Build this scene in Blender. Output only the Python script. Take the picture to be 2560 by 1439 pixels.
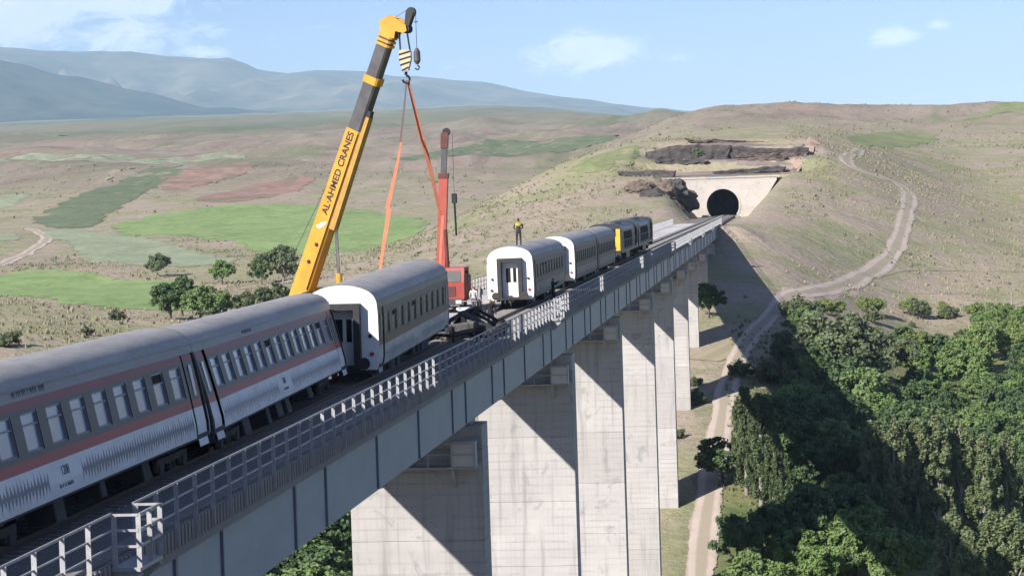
import bpy, bmesh, math, random
import numpy as np
from mathutils import Matrix, Vector
R = math.radians
for _o in list(bpy.data.objects): bpy.data.objects.remove(_o)
S = bpy.context.scene
COL = S.collection

# ------------------------------------------------------------------ camera
cam_d = bpy.data.cameras.new('camera'); CAM = bpy.data.objects.new('camera', cam_d); COL.objects.link(CAM)
yaw, pitch, roll = .111306, .037948, .031746
fw = Vector((-math.sin(yaw)*math.cos(pitch), math.cos(yaw)*math.cos(pitch), -math.sin(pitch)))
rt = Vector((math.cos(yaw), math.sin(yaw), 0)); up = rt.cross(fw)
r2 = math.cos(roll)*rt-math.sin(roll)*up; u2 = math.cos(roll)*up+math.sin(roll)*rt
CAM.matrix_world = Matrix(((r2.x, u2.x, -fw.x, 0), (r2.y, u2.y, -fw.y, 0), (r2.z, u2.z, -fw.z, 7.21), (0, 0, 0, 1)))
cam_d.sensor_width = 36; cam_d.lens = 6345/2560*36; cam_d.clip_start = .5; cam_d.clip_end = 60000
S.camera = CAM

# ------------------------------------------------------------------ sun, sky, exposure
SUN = Vector((1.0, 1.48, -1.03)).normalized()           # direction the light travels
elev = math.asin(-SUN.z); azim = math.atan2(-SUN.x, -SUN.y)   # azimuth of the sun, clockwise from +Y
sd = bpy.data.lights.new('sun', 'SUN'); so = bpy.data.objects.new('sun', sd); COL.objects.link(so)
sd.energy = 5.0; sd.angle = R(.53); sd.color = (1.0, .945, .87)
so.rotation_euler = (-SUN).to_track_quat('Z', 'Y').to_euler(); so.location = (-60, -60, 120)
W = bpy.data.worlds.new('World'); S.world = W; W.use_nodes = True
wn, wl = W.node_tree.nodes, W.node_tree.links; wn.clear()
wo = wn.new('ShaderNodeOutputWorld'); bg = wn.new('ShaderNodeBackground'); wl.new(bg.outputs[0], wo.inputs[0])
sky = wn.new('ShaderNodeTexSky'); sky.sky_type = 'NISHITA'; sky.sun_disc = False
sky.sun_elevation = elev; sky.sun_rotation = azim; sky.altitude = 900; sky.air_density = 1.0; sky.dust_density = .15; sky.ozone_density = 2.0
bg.inputs[1].default_value = .050
def wmath(op, a, b=None, c=None, clamp=False):
    n = wn.new('ShaderNodeMath'); n.operation = op; n.use_clamp = clamp
    for i, v in enumerate((a, b, c)):
        if v is None: continue
        if isinstance(v, (int, float)): n.inputs[i].default_value = v
        else: wl.new(v, n.inputs[i])
    return n.outputs[0]
tc = wn.new('ShaderNodeTexCoord'); sx = wn.new('ShaderNodeSeparateXYZ'); wl.new(tc.outputs['Generated'], sx.inputs[0])
az = wmath('ARCTAN2', sx.outputs[0], sx.outputs[1]); el = wmath('ARCSINE', sx.outputs[2])
cb = wn.new('ShaderNodeCombineXYZ'); wl.new(az, cb.inputs[0]); wl.new(wmath('MULTIPLY', el, 2.1), cb.inputs[1])
def wnoise(scale, det, rough=.55, dist=0, off=0):
    n = wn.new('ShaderNodeTexNoise'); n.noise_dimensions = '3D'; n.inputs['Scale'].default_value = scale
    n.inputs['Detail'].default_value = det; n.inputs['Roughness'].default_value = rough; n.inputs['Distortion'].default_value = dist
    m = wn.new('ShaderNodeVectorMath'); m.operation = 'ADD'; m.inputs[1].default_value = (off, off*.7, off*.3)
    wl.new(cb.outputs[0], m.inputs[0]); wl.new(m.outputs[0], n.inputs['Vector']); return n.outputs[0]
n_puff = wnoise(46, 9, .66, .8, 2.3); n_big = wnoise(4.2, 4, .5, 0, 5.1)
# cumulus banks: (azimuth, elevation, half width, half height, strength)
blobs = [(-.300, .076, .030, .0100, .95), (-.258, .0800, .026, .0085, 1.0), (-.300, .0655, .022, .0060, .75), (-.262, .066, .050, .0120, .50),
         (-.227, .0655, .014, .0035, .55), (-.230, .0585, .016, .0030, .55), (-.0800, .0535, .0210, .0072, .92), (-.0430, .0500, .0080, .0030, .5),
         (.0400, .0550, .0110, .0040, .62), (.0590, .0590, .0060, .0030, .5), (-.190, .0665, .014, .0020, .34), (-.130, .0500, .02, .0050, .36)]
tot = None
for a0, e0, sa, se, st in blobs:
    da = wmath('MULTIPLY', wmath('SUBTRACT', az, a0), 1/sa); de = wmath('MULTIPLY', wmath('SUBTRACT', el, e0), 1/se)
    q = wmath('ADD', wmath('MULTIPLY', da, da), wmath('MULTIPLY', de, de))
    g = wmath('MULTIPLY', wmath('POWER', 2.718, wmath('MULTIPLY', q, -.8)), st)
    tot = g if tot is None else wmath('MAXIMUM', tot, g)
# scattered cumulus over the whole remaining sky
el_up = wmath('MULTIPLY', wmath('SUBTRACT', el, .10), 6.0, clamp=True)
scat = wmath('MULTIPLY', wmath('MULTIPLY', wmath('SUBTRACT', n_big, .50), 4.5, clamp=True), el_up)
tot = wmath('MAXIMUM', tot, wmath('MULTIPLY', scat, .75))
dens = wmath('MULTIPLY', wmath('SUBTRACT', wmath('ADD', tot, wmath('MULTIPLY', wmath('SUBTRACT', n_puff, .5), 1.9)), .26), 2.8, clamp=True)
dens = wmath('MULTIPLY', dens, wmath('MULTIPLY', tot, 2.2, clamp=True))
cl = wn.new('ShaderNodeMix'); cl.data_type = 'RGBA'
n_sh = wnoise(60, 5, .6, 0, 9.7)
shade = wn.new('ShaderNodeMix'); shade.data_type = 'RGBA'; wl.new(n_sh, shade.inputs[0])
shade.inputs[6].default_value = (9.3, 10.6, 13.4, 1); shade.inputs[7].default_value = (16, 16.4, 17.2, 1)
wl.new(wmath('MULTIPLY', dens, .66), cl.inputs[0]); tint = wn.new('ShaderNodeMix'); tint.data_type = 'RGBA'; tint.blend_type = 'MULTIPLY'; tint.inputs[0].default_value = 1; tint.inputs[7].default_value = (.86, .93, 1.30, 1)
wl.new(sky.outputs[0], tint.inputs[6]); wl.new(tint.outputs[2], cl.inputs[6]); wl.new(shade.outputs[2], cl.inputs[7])
wl.new(cl.outputs[2], bg.inputs[0])
S.view_settings.view_transform = 'Standard'; S.view_settings.look = 'None'; S.view_settings.gamma = 1
S.view_settings.use_curve_mapping = False; S.view_settings.exposure = .74
S.render.engine = 'CYCLES'; S.cycles.use_denoising = True; S.cycles.max_bounces = 6; S.cycles.diffuse_bounces = 2; S.cycles.glossy_bounces = 2; S.cycles.volume_bounces = 1
S.cycles.transparent_max_bounces = 6; S.cycles.use_adaptive_sampling = True; S.cycles.adaptive_threshold = .015

# ------------------------------------------------------------------ helpers
def tag(o, label=None, cat=None, group=None, kind=None):
    if label: o['label'] = label
    if cat: o['category'] = cat
    if group: o['group'] = group
    if kind: o['kind'] = kind
    return o
def empty(name, loc=(0, 0, 0), rot=(0, 0, 0), label=None, cat=None, group=None):
    o = bpy.data.objects.new(name, None); COL.objects.link(o); o.location = loc; o.rotation_euler = rot; o.empty_display_size = .3
    return tag(o, label, cat, group)
def link(name, me, parent=None, loc=None, rot=None):
    o = bpy.data.objects.new(name, me); COL.objects.link(o)
    if parent is not None: o.parent = parent
    if loc is not None: o.location = loc
    if rot is not None: o.rotation_euler = rot
    return o
class MB:
    """collects boxes, bars, tubes and sheets; build() makes ONE mesh object of them"""
    def __init__(s): s.v = []; s.f = []
    def add(s, v, f):
        n = len(s.v); s.v += [tuple(p) for p in v]; s.f += [tuple(i+n for i in q) for q in f]; return s
    def box(s, x0, x1, y0, y1, z0, z1):
        return s.add([(x0,y0,z0),(x1,y0,z0),(x1,y1,z0),(x0,y1,z0),(x0,y0,z1),(x1,y0,z1),(x1,y1,z1),(x0,y1,z1)],
                     [(0,3,2,1),(4,5,6,7),(0,1,5,4),(1,2,6,5),(2,3,7,6),(3,0,4,7)])
    def cbox(s, x0, x1, y0, y1, z0, z1, c=.03):
        """box with chamfered vertical and top edges"""
        pts = [(x0+c,y0),(x1-c,y0),(x1,y0+c),(x1,y1-c),(x1-c,y1),(x0+c,y1),(x0,y1-c),(x0,y0+c)]
        cx, cy = (x0+x1)/2, (y0+y1)/2
        v = [(x,y,z0) for x,y in pts]+[(x,y,z1-c) for x,y in pts]+[(x+(c if x<cx else -c),y+(c if y<cy else -c),z1) for x,y in pts]
        f = [tuple(range(7,-1,-1)), tuple(range(16,24))]
        for k in range(8):
            j = (k+1) % 8; f += [(k,j,8+j,8+k),(8+k,8+j,16+j,16+k)]
        return s.add(v, f)
    def bar(s, a, b, w, h, upv=(0,0,1)):
        a, b = Vector(a), Vector(b); d = (b-a).normalized(); u = Vector(upv)
        if abs(d.dot(u)) > .98: u = Vector((0,1,0))
        x = d.cross(u).normalized(); u = x.cross(d)
        q = [x*w/2+u*h/2, x*w/2-u*h/2, -x*w/2-u*h/2, -x*w/2+u*h/2]
        return s.add([a+p for p in q]+[b+p for p in q], [(0,1,2,3),(7,6,5,4),(0,4,5,1),(1,5,6,2),(2,6,7,3),(3,7,4,0)])
    def tube(s, pts, r, n=8, caps=True):
        pts = [Vector(p) for p in pts]; rr = r if isinstance(r, (list, tuple)) else [r]*len(pts)
        v = []; f = []
        for i, p in enumerate(pts):
            d = (pts[min(i+1, len(pts)-1)]-pts[max(i-1, 0)]).normalized()
            u = Vector((0,0,1)) if abs(d.z) < .9 else Vector((1,0,0))
            x = d.cross(u).normalized(); y = d.cross(x)
            v += [p+(x*math.cos(2*math.pi*k/n)+y*math.sin(2*math.pi*k/n))*rr[i] for k in range(n)]
        for i in range(len(pts)-1):
            for k in range(n):
                j = (k+1) % n; f.append((i*n+k, i*n+j, (i+1)*n+j, (i+1)*n+k))
        if caps: f += [tuple(range(n-1,-1,-1)), tuple(range((len(pts)-1)*n, len(pts)*n))]
        return s.add(v, f)
    def disc(s, c, axis, r, t, n=16):
        a = Vector(axis).normalized()*t/2; c = Vector(c); return s.tube([c-a, c+a], r, n)
    def prism(s, poly, a, b, fn):
        """polygon of (u, w) swept from a to b; fn(u, w, t) -> xyz"""
        n = len(poly); v = [fn(u,w,a) for u,w in poly]+[fn(u,w,b) for u,w in poly]
        f = [tuple(range(n)), tuple(range(2*n-1, n-1, -1))]+[(i,n+i,n+(i+1)%n,(i+1)%n) for i in range(n)]
        return s.add(v, f)
    def loft(s, rings, caps=True):
        n = len(rings[0]); v = [p for r in rings for p in r]; f = []
        for i in range(len(rings)-1):
            for k in range(n): f.append((i*n+k, i*n+(k+1)%n, (i+1)*n+(k+1)%n, (i+1)*n+k))
        if caps: f += [tuple(range(n-1,-1,-1)), tuple(range((len(rings)-1)*n, len(rings)*n))]
        return s.add(v, f)
    def mesh(s, name, mat, smooth=False):
        me = bpy.data.meshes.new(name); me.from_pydata([tuple(p) for p in s.v], [], s.f)
        bm = bmesh.new(); bm.from_mesh(me); bmesh.ops.recalc_face_normals(bm, faces=bm.faces); bm.to_mesh(me); bm.free()
        if mat: me.materials.append(mat)
        if smooth:
            me.polygons.foreach_set('use_smooth', [True]*len(me.polygons))
        me.update(); return me
    def build(s, name, mat, parent=None, smooth=False, loc=None, rot=None):
        return link(name, s.mesh(name, mat, smooth), parent, loc, rot)
def np_mesh(name, verts, faces, mat, smooth=False):
    """fast mesh from numpy arrays (faces all of one size)"""
    me = bpy.data.meshes.new(name); nv, (nf, k) = len(verts), faces.shape
    me.vertices.add(nv); me.vertices.foreach_set('co', np.ascontiguousarray(verts, np.float32).ravel())
    me.loops.add(nf*k); me.loops.foreach_set('vertex_index', np.ascontiguousarray(faces, np.int32).ravel())
    me.polygons.add(nf); me.polygons.foreach_set('loop_start', np.arange(0, nf*k, k, dtype=np.int32))
    me.polygons.foreach_set('loop_total', np.full(nf, k, np.int32))
    if smooth: me.polygons.foreach_set('use_smooth', np.ones(nf, bool))
    if mat: me.materials.append(mat)
    me.update(calc_edges=True); me.validate(); return me

# ------------------------------------------------------------------ materials
class NT:
    def __init__(s, name):
        s.m = bpy.data.materials.new(name); s.m.use_nodes = True; s.n = s.m.node_tree.nodes; s.l = s.m.node_tree.links
        s.b = s.n['Principled BSDF']; s.geo = None
    def pos(s, kind='world', scale=(1,1,1), rot=(0,0,0)):
        if kind == 'world': o = s.n.new('ShaderNodeNewGeometry').outputs['Position']
        else: o = s.n.new('ShaderNodeTexCoord').outputs['Object']
        mp = s.n.new('ShaderNodeMapping'); mp.inputs['Scale'].default_value = scale; mp.inputs['Rotation'].default_value = rot
        s.l.new(o, mp.inputs[0]); return mp.outputs[0]
    def noise(s, vec, scale=1, det=5, rough=.55, dist=0):
        n = s.n.new('ShaderNodeTexNoise'); n.inputs['Scale'].default_value = scale; n.inputs['Detail'].default_value = det
        n.inputs['Roughness'].default_value = rough; n.inputs['Distortion'].default_value = dist
        s.l.new(vec, n.inputs['Vector']); return n.outputs[0]
    def ramp(s, fac, stops):
        r = s.n.new('ShaderNodeValToRGB'); e = r.color_ramp.elements
        while len(e) < len(stops): e.new(.5)
        for q, (p, c) in zip(e, stops):
            q.position = p; q.color = (c, c, c, 1) if isinstance(c, (int, float)) else (*c, 1)
        s.l.new(fac, r.inputs[0]); return r.outputs[0]
    def mix(s, fac, a, b, mode='MIX'):
        n = s.n.new('ShaderNodeMix'); n.data_type = 'RGBA'; n.blend_type = mode
        for i, v in ((0, fac), (6, a), (7, b)):
            if isinstance(v, (int, float)): n.inputs[i].default_value = v
            elif isinstance(v, tuple): n.inputs[i].default_value = (*v, 1)
            else: s.l.new(v, n.inputs[i])
        return n.outputs[2]
    def math(s, op, a, b=None, clamp=False):
        n = s.n.new('ShaderNodeMath'); n.operation = op; n.use_clamp = clamp
        for i, v in enumerate((a, b)):
            if v is None: continue
            if isinstance(v, (int, float)): n.inputs[i].default_value = v
            else: s.l.new(v, n.inputs[i])
        return n.outputs[0]
    def xyz(s, vec):
        n = s.n.new('ShaderNodeSeparateXYZ'); s.l.new(vec, n.inputs[0]); return n.outputs
    def col(s, c):
        if isinstance(c, tuple): s.b.inputs['Base Color'].default_value = (*c, 1)
        else: s.l.new(c, s.b.inputs['Base Color'])
        return s
    def bump(s, h, strength=.3, dist=.05):
        n = s.n.new('ShaderNodeBump'); n.inputs['Strength'].default_value = strength; n.inputs['Distance'].default_value = dist
        s.l.new(h, n.inputs['Height']); s.l.new(n.outputs[0], s.b.inputs['Normal']); return s
    def set(s, rough=.7, metal=0, spec=None):
        s.b.inputs['Roughness'].default_value = rough; s.b.inputs['Metallic'].default_value = metal
        if spec is not None: s.b.inputs['Specular IOR Level'].default_value = spec
        return s
def simple(name, c, c2=None, scale=3, rough=.6, metal=0, bump=0, kind='object', stretch=(1,1,1), spec=None, lo=.35, hi=.7):
    """one paint or substance with grime of its own"""
    t = NT(name); v = t.pos(kind, stretch); n = t.noise(v, scale, 6, .6)
    t.col(t.mix(t.ramp(n, [(lo, 0), (hi, 1)]), c, c2 or tuple(k*.72 for k in c)))
    t.set(rough, metal, spec)
    if bump: t.bump(t.noise(v, scale*4, 4), bump, .02)
    return t.m
#TERRAIN-BEGIN
def _hash(ix, iy, seed):
    h = (ix.astype(np.int64)*374761393 + iy.astype(np.int64)*668265263 + seed*1442695041) & 0xFFFFFFFF
    h = ((h ^ (h >> 13))*1274126177) & 0xFFFFFFFF
    return ((h ^ (h >> 16)) & 0xFFFF)/65535.0
def vnoise(x, y, seed=0):
    xf = np.floor(x); yf = np.floor(y); fx = x-xf; fy = y-yf
    u = fx*fx*fx*(fx*(fx*6-15)+10); v = fy*fy*fy*(fy*(fy*6-15)+10)
    a = _hash(xf, yf, seed); b = _hash(xf+1, yf, seed); c = _hash(xf, yf+1, seed); d = _hash(xf+1, yf+1, seed)
    return (a*(1-u)+b*u)*(1-v)+(c*(1-u)+d*u)*v*1.0
def fbm(x, y, seed=0, octs=4, gain=.5):
    s = 0; a = 1.0; n = 0
    for k in range(octs):
        s = s + a*(vnoise(x*2**k+17.3*k, y*2**k-9.1*k, seed+k)-.5); n += a; a *= gain
    return 2*s/n
def ridged(x, y, seed=0, octs=4):
    s = 0; a = 1.0; n = 0
    for k in range(octs):
        s = s + a*(1-np.abs(2*vnoise(x*2**k+5.7*k, y*2**k+3.3*k, seed+k)-1)); n += a; a *= .5
    return s/n
def sstep(a, b, x):
    t = np.clip((x-a)/(b-a), 0, 1); return t*t*(3-2*t)
_MID = [(-2000,60),(-400,24),(-60,8.5),(-8,6.3),(4,5.2),(40,-8),(80,-24),(120,-37),(160,-44),(200,-43.5),(245,-37),(280,-30),(318,-23),(360,-15.5),(400,-10),(440,-5),(475,-1.6),(500,0),(540,3.5),(585,9),(640,18.5),(720,20.5),(850,24),(1020,29.5),(1350,45.5),(1800,40),(3000,70),(5000,150),(7000,230),(12000,330),(20000,520)]
_LEFT = [(-2000,60),(-400,24),(-60,7),(0,2),(60,-14),(120,-33),(160,-40),(200,-38),(250,-27),(300,-12),(340,-9.7),(400,-9.8),(520,-8.4),(640,-5.9),(850,.5),(1000,7.2),(1250,21),(1500,33),(2200,63),(3000,93),(5000,170),(7000,240),(9500,328),(20000,700)]
_RIGHT = [(-2000,50),(-400,20),(-60,6),(-8,4.6),(6,3.0),(60,-20),(120,-38),(160,-46),(245,-43),(300,-36),(350,-28),(400,-20),(440,-15.5),(480,-12.5),(530,-9.5),(600,-4.4),(680,-.6),(720,3.5),(850,13.5),(1020,25),(1350,43),(1800,34),(3000,45),(5000,120),(7000,200),(12000,300),(20000,480)]
_tY = np.concatenate([np.arange(-2000, 1600, 4.0), np.arange(1600, 12001, 50.0)])
def _table(pts):
    px, pz = zip(*pts)
    def f(Y):
        acc = 0
        for o, w in ((-16,.12),(-9,.2),(0,.36),(9,.2),(16,.12)):
            acc = acc+w*np.interp(Y+o, px, pz)
        return acc
    return f
_fM, _fL, _fR = _table(_MID), _table(_LEFT), _table(_RIGHT)
def H(x, y):
    x = np.asarray(x, float); y = np.asarray(y, float)
    wl = sstep(-36, -112, x); wd = sstep(450, 570, y); wr = sstep(-10+6*wd, 26+34*wd, x)
    z = _fM(y)*(1-wl)*(1-wr)+_fL(y)*wl+_fR(y)*wr
    # undulation, calm near the bridge, the portal and the camera
    calm = sstep(9, 40, np.abs(x+18))*.85+.15
    calm = np.maximum(calm, sstep(640, 720, y))*sstep(0, 60, np.hypot(x, y)-12)
    z = z+calm*(1.5*fbm(x/70, y/70, 3)+.45*fbm(x/14, y/14, 8, 3)+.9*sstep(430, 520, y)*(ridged(x/34+.4*fbm(x/40, y/40, 61), y/52, 63, 3)-.6))
    far = sstep(760, 1300, y)
    z = z+far*sstep(-1, 1, (y-700)/900)*(11*(ridged(x/240, y/300, 21)-.55)+2.0*fbm(x/40, y/60, 27)+4.5*(ridged(x/62+.4*fbm(x/90, y/90, 23), y/105, 25, 4)-.55))
    z = z-sstep(2300, 3400, y)*sstep(-.125, -.015, x/np.maximum(y, 1))*.0105*y
    mid_ = sstep(1250, 1650, y)*sstep(3200, 2200, y); z = z+mid_*(15*(ridged(x/120+.5*fbm(x/200, y/200, 71), y/150, 73, 5)-.55))
    farther = sstep(1500, 2600, y)
    z = z+farther*(14*(ridged(x/700, y/500, 31)-.6))
    # eroded gullies on the right hill top
    # railway cutting in front of the portal
    inside = sstep(468, 486, y)*(y < 588.5)
    side = np.abs(x+16.2)
    floor_ = -.35+.0*y
    trench = floor_+np.maximum(0, side-6.0)*1.12
    z = np.where((inside > 0) & (trench < z), z+(trench-z)*inside, z)
    # formation carried on fill between abutment and cutting
    fill = -.4-np.maximum(0, side-6.5)*.62
    z = np.where((y > 462) & (y < 588.5) & (fill > z), fill, z)
    # benches above the portal
    b = sstep(-42, -32, x)*sstep(12, 2, x)
    zb = 9.2+.02*(y-588)+sstep(612, 616, y)*3.4+sstep(631, 635, y)*2.9+sstep(642, 650, y)*2.2
    z = np.where((y >= 588.5) & (y < 650), z*(1-b)+np.minimum(z+2, zb)*b, z)
    return z
#TERRAIN-END
# ------------------------------------------------------------------ ground
def ground_material():
    t = NT('dry_hillside'); p = t.pos()
    big = t.noise(p, 1/110, 4, .55, .6); mid = t.noise(p, 1/16, 5, .6, .4); fine = t.noise(p, 1/1.7, 5, .7); tuft = t.noise(p, .9, 6, .75)
    grass = t.mix(t.ramp(big, [(.38, 0), (.62, 1)]), (.312, .280, .178), (.245, .260, .130))
    grass = t.mix(t.ramp(mid, [(.35, 0), (.7, 1)]), grass, (.365, .315, .230))
    earth = t.mix(t.ramp(fine, [(.3, 0), (.7, 1)]), (.410, .328, .268), (.335, .265, .215))
    bare = t.ramp(t.math('ADD', t.math('MULTIPLY', mid, .65), t.math('MULTIPLY', t.noise(p, 1/42, 4, .6, .8), .55)), [(.55, 0), (.66, .9)])
    c = t.mix(bare, grass, earth)
    c = t.mix(t.ramp(t.noise(t.pos('world', (1, .3, 1)), 1/7, 6, .7, .9), [(.52, 0), (.70, .55)]), c, (.375, .318, .245))
    c = t.mix(t.ramp(t.noise(t.pos('world', (1, .5, 1), (0, 0, .4)), 1/30, 5, .65, 1.2), [(.54, 0), (.66, .6)]), c, (.205, .235, .100))
    c = t.mix(t.ramp(tuft, [(.52, 0), (.66, .62)]), c, (.165, .162, .105))
    # the far hills are bare, reddish brown and gullied; a pale plain lies behind them
    x, y, z = t.xyz(p)
    far = t.math('MULTIPLY', t.math('SUBTRACT', y, 980), 1/260, True)
    hills = t.mix(t.ramp(t.noise(p, 1/130, 6, .62, 1.2), [(.36, 0), (.6, 1)]), (.225, .215, .145), (.300, .225, .185))
    hills = t.mix(t.ramp(t.noise(t.pos('world', (1, .35, 1)), 1/26, 6, .7, .8), [(.45, 0), (.68, .75)]), hills, (.355, .300, .250))
    hills = t.mix(t.ramp(t.noise(t.pos('world', (1, .16, 1), (0, 0, .35)), 1/34, 6, .7, 1.5), [(.50, 0), (.62, .7)]), hills, (.190, .152, .122))  # dark streaks paint the shading of gullies into the hill colour
    hills = t.mix(t.ramp(t.noise(t.pos('world', (1, .2, 1)), 1/75, 5, .65, 1.0), [(.54, 0), (.64, .75)]), hills, (.175, .195, .100))
    c = t.mix(far, c, hills)
    plain = t.mix(t.ramp(t.noise(t.pos('world', (1, .25, 1)), 1/260, 5, .6, .5), [(.4, 0), (.6, 1)]), (.150, .180, .115), (.235, .220, .160))
    c = t.mix(t.math('MULTIPLY', t.math('SUBTRACT', y, 2050), 1/350, True), c, plain)
    # the moist valley floor under the wood is green
    wet = t.math('MULTIPLY', t.math('SUBTRACT', -14.5, z), 1/9.0, True)
    rightbank = t.math('MULTIPLY', t.math('ADD', x, 14.5), 1/7.0, True)
    c = t.mix(t.math('MULTIPLY', wet, rightbank), c, t.mix(t.ramp(mid, [(.4, 0), (.65, 1)]), (.095, .135, .050), (.205, .205, .095)))
    t.col(c).set(.95, 0, .15); t.bump(t.math('ADD', t.math('MULTIPLY', mid, 3.0), t.math('ADD', fine, t.math('MULTIPLY', t.noise(p, 1/4.5, 5, .65, .6), 2.0))), .7, .45); return t.m
M_GROUND = ground_material()
def axis(dense0, dense1, step, lo, hi, g):
    a = list(np.arange(dense0, dense1+.01, step)); d = step; x = dense1
    while x < hi: d *= g; x += d; a.append(x)
    d = step; x = dense0; b = []
    while x > lo: d *= g; x -= d; b.append(x)
    return np.array(b[::-1]+a)
gx = axis(-150, 75, 2.5, -13500, 8500, 1.036); gy = axis(0, 900, 2.5, -1500, 19500, 1.0225)
gy = np.sort(np.concatenate([gy[(gy < 584) | (gy > 594)], [584, 586.6, 588.3, 588.7, 591, 594]]))
GX, GY = np.meshgrid(gx, gy); GZ = H(GX, GY); nx, ny = len(gx), len(gy)
idx = np.arange(nx*ny).reshape(ny, nx)
quads = np.stack([idx[:-1, :-1], idx[:-1, 1:], idx[1:, 1:], idx[1:, :-1]], -1).reshape(-1, 4)
qx = (GX[:-1, :-1]+GX[1:, 1:]).ravel()/2; qy = (GY[:-1, :-1]+GY[1:, 1:]).ravel()/2
quads = quads[~((np.abs(qx+16.05) < 4.4) & (qy > 586.6) & (qy < 594))]        # the mouth of the tunnel
ground = link('hillside_ground', np_mesh('hillside_ground', np.stack([GX, GY, GZ], -1).reshape(-1, 3), quads, M_GROUND, True))
tag(ground, 'dry grassy hills and valley with bare pinkish earth', None, None, 'structure')

def mountains(name, crest, Y, depth, mat, seed, label):
    cx, cz = zip(*crest); cx = [v*2 for v in cx]; cz = [7.2+(v-7.2)*2 for v in cz]; xs = np.linspace(min(cx), max(cx), 260); ts = np.linspace(0, 1, 60)
    X, Tt = np.meshgrid(xs, ts)
    top = np.interp(xs, cx, cz); top = top+18*fbm(xs/260, xs*0+seed, seed, 4)
    YY = Y-depth*(1-Tt)
    base = H(X, YY)-20
    prof = Tt**1.35
    Z = base+(top[None, :]-base)*prof
    Z = Z+(ridged(X/620+.5*Tt, YY/1500, seed+5, 4)-.6)*np.sin(np.pi*Tt)*(top[None, :]-base)*.72
    # back slope so that the ridge has a far side
    Xb, Yb, Zb = xs, np.full_like(xs, Y+1600), top*.55
    V = np.concatenate([np.stack([X, YY, Z], -1).reshape(-1, 3), np.stack([Xb, Yb, Zb], -1)])
    n = len(xs); I = np.arange(61*n).reshape(61, n)
    Q = np.stack([I[:-1, :-1], I[:-1, 1:], I[1:, 1:], I[1:, :-1]], -1).reshape(-1, 4)
    o = link(name, np_mesh(name, V, Q, mat, True)); return tag(o, label, None, None, 'structure')
def mountain_material(name, a, b):
    t = NT(name); p = t.pos()
    n = t.noise(p, 1/760, 6, .6, .5); n2 = t.noise(p, 1/140, 5, .6)
    t.col(t.mix(t.ramp(t.math('ADD', t.math('MULTIPLY', n, .6), t.math('MULTIPLY', n2, .4)), [(.42, 0), (.6, 1)]), a, b)).set(.95, 0, .1); return t.m
mountains('mountain_range', [(-6200, 420), (-4600, 520), (-3900, 600), (-3456, 566), (-3152, 591), (-2851, 590), (-2702, 570), (-2554, 562), (-2361, 557), (-2214, 534), (-2008, 520), (-1893, 468), (-1776, 454), (-1674, 460), (-1529, 459), (-1385, 432), (-1240, 420), (-1097, 403), (-955, 371), (-813, 340), (-671, 310), (-502, 284), (-248, 257), (-100, 230), (100, 150), (1400, 120), (3000, 150)],
          18000, 4600, mountain_material('mountain_slopes', (.085, .100, .070), (.175, .158, .12)), 3, 'long hazy blue mountain range along the horizon')
mountains('wooded_ridge', [(-4600, 300), (-3600, 420), (-2900, 470), (-2494, 443), (-2222, 417), (-2060, 395), (-1996, 384), (-1900, 352), (-1762, 316), (-1635, 285), (-1508, 252), (-1318, 232), (-1161, 218), (-900, 205)],
          13000, 2600, mountain_material('ridge_woodland', (.030, .045, .030), (.075, .085, .055)), 11, 'darker wooded ridge in front of the mountain range')

# ---- fields: crops standing on the ground as sheets with their own edges
def drape(name, poly, mat, lift, label, step=5.0, jag=2.0, seed=0):
    poly = np.array(poly, float)
    # round the outline, then roughen it
    for _ in range(2):
        q = np.roll(poly, -1, 0); poly = np.stack([poly*.75+q*.25, poly*.25+q*.75], 1).reshape(-1, 2)
    pts = []
    for a, b in zip(poly, np.roll(poly, -1, 0)):
        k = max(1, int(np.hypot(*(b-a))/step)); pts += [a+(b-a)*i/k for i in range(k)]
    pts = np.array(pts); c = pts.mean(0)
    pts = pts+jag*np.stack([fbm(pts[:, 0]/9, pts[:, 1]/9, seed, 3), fbm(pts[:, 0]/9+40, pts[:, 1]/9, seed+3, 3)], -1)
    bm = bmesh.new(); vs = [bm.verts.new((x, y, 0)) for x, y in pts]; f = bm.faces.new(vs)
    bmesh.ops.triangulate(bm, faces=[f])
    x0, y0 = pts.min(0); x1, y1 = pts.max(0)
    st = max(4.0, (y1-y0)/70, (x1-x0)/70)
    for axis_, a, b in (((1, 0, 0), x0, x1), ((0, 1, 0), y0, y1)):
        v = a+st
        while v < b:
            bmesh.ops.bisect_plane(bm, geom=bm.verts[:]+bm.edges[:]+bm.faces[:], plane_co=(v*axis_[0], v*axis_[1], 0), plane_no=axis_); v += st
    co = np.array([v.co[:] for v in bm.verts]); zz = H(co[:, 0], co[:, 1])+lift
    for v, z in zip(bm.verts, zz): v.co.z = z
    bmesh.ops.recalc_face_normals(bm, faces=bm.faces)
    rim = [0.0 if v.is_boundary else 1.0 for v in bm.verts]
    for v in bm.verts:
        if v.is_boundary: v.co.z -= lift*.7
    me = bpy.data.meshes.new(name); bm.to_mesh(me); bm.free(); me.materials.append(mat)
    me.attributes.new('rim', 'FLOAT', 'POINT').data.foreach_set('value', rim)
    for p in me.polygons: p.use_smooth = False
    return tag(link(name, me), label, None, None, 'structure')
def ragged(t, n2):
    at = t.n.new('ShaderNodeAttribute'); at.attribute_name = 'rim'
    k = t.math('GREATER_THAN', t.math('ADD', at.outputs['Fac'], t.math('MULTIPLY', t.math('SUBTRACT', t.noise(t.pos(), 1/5.5, 6, .75), .5), 2.2)), .45)
    tr_ = t.n.new('ShaderNodeBsdfTransparent'); mx = t.n.new('ShaderNodeMixShader'); t.l.new(k, mx.inputs[0]); t.l.new(tr_.outputs[0], mx.inputs[1]); t.l.new(t.b.outputs[0], mx.inputs[2]); t.l.new(mx.outputs[0], t.n['Material Output'].inputs[0])
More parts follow.
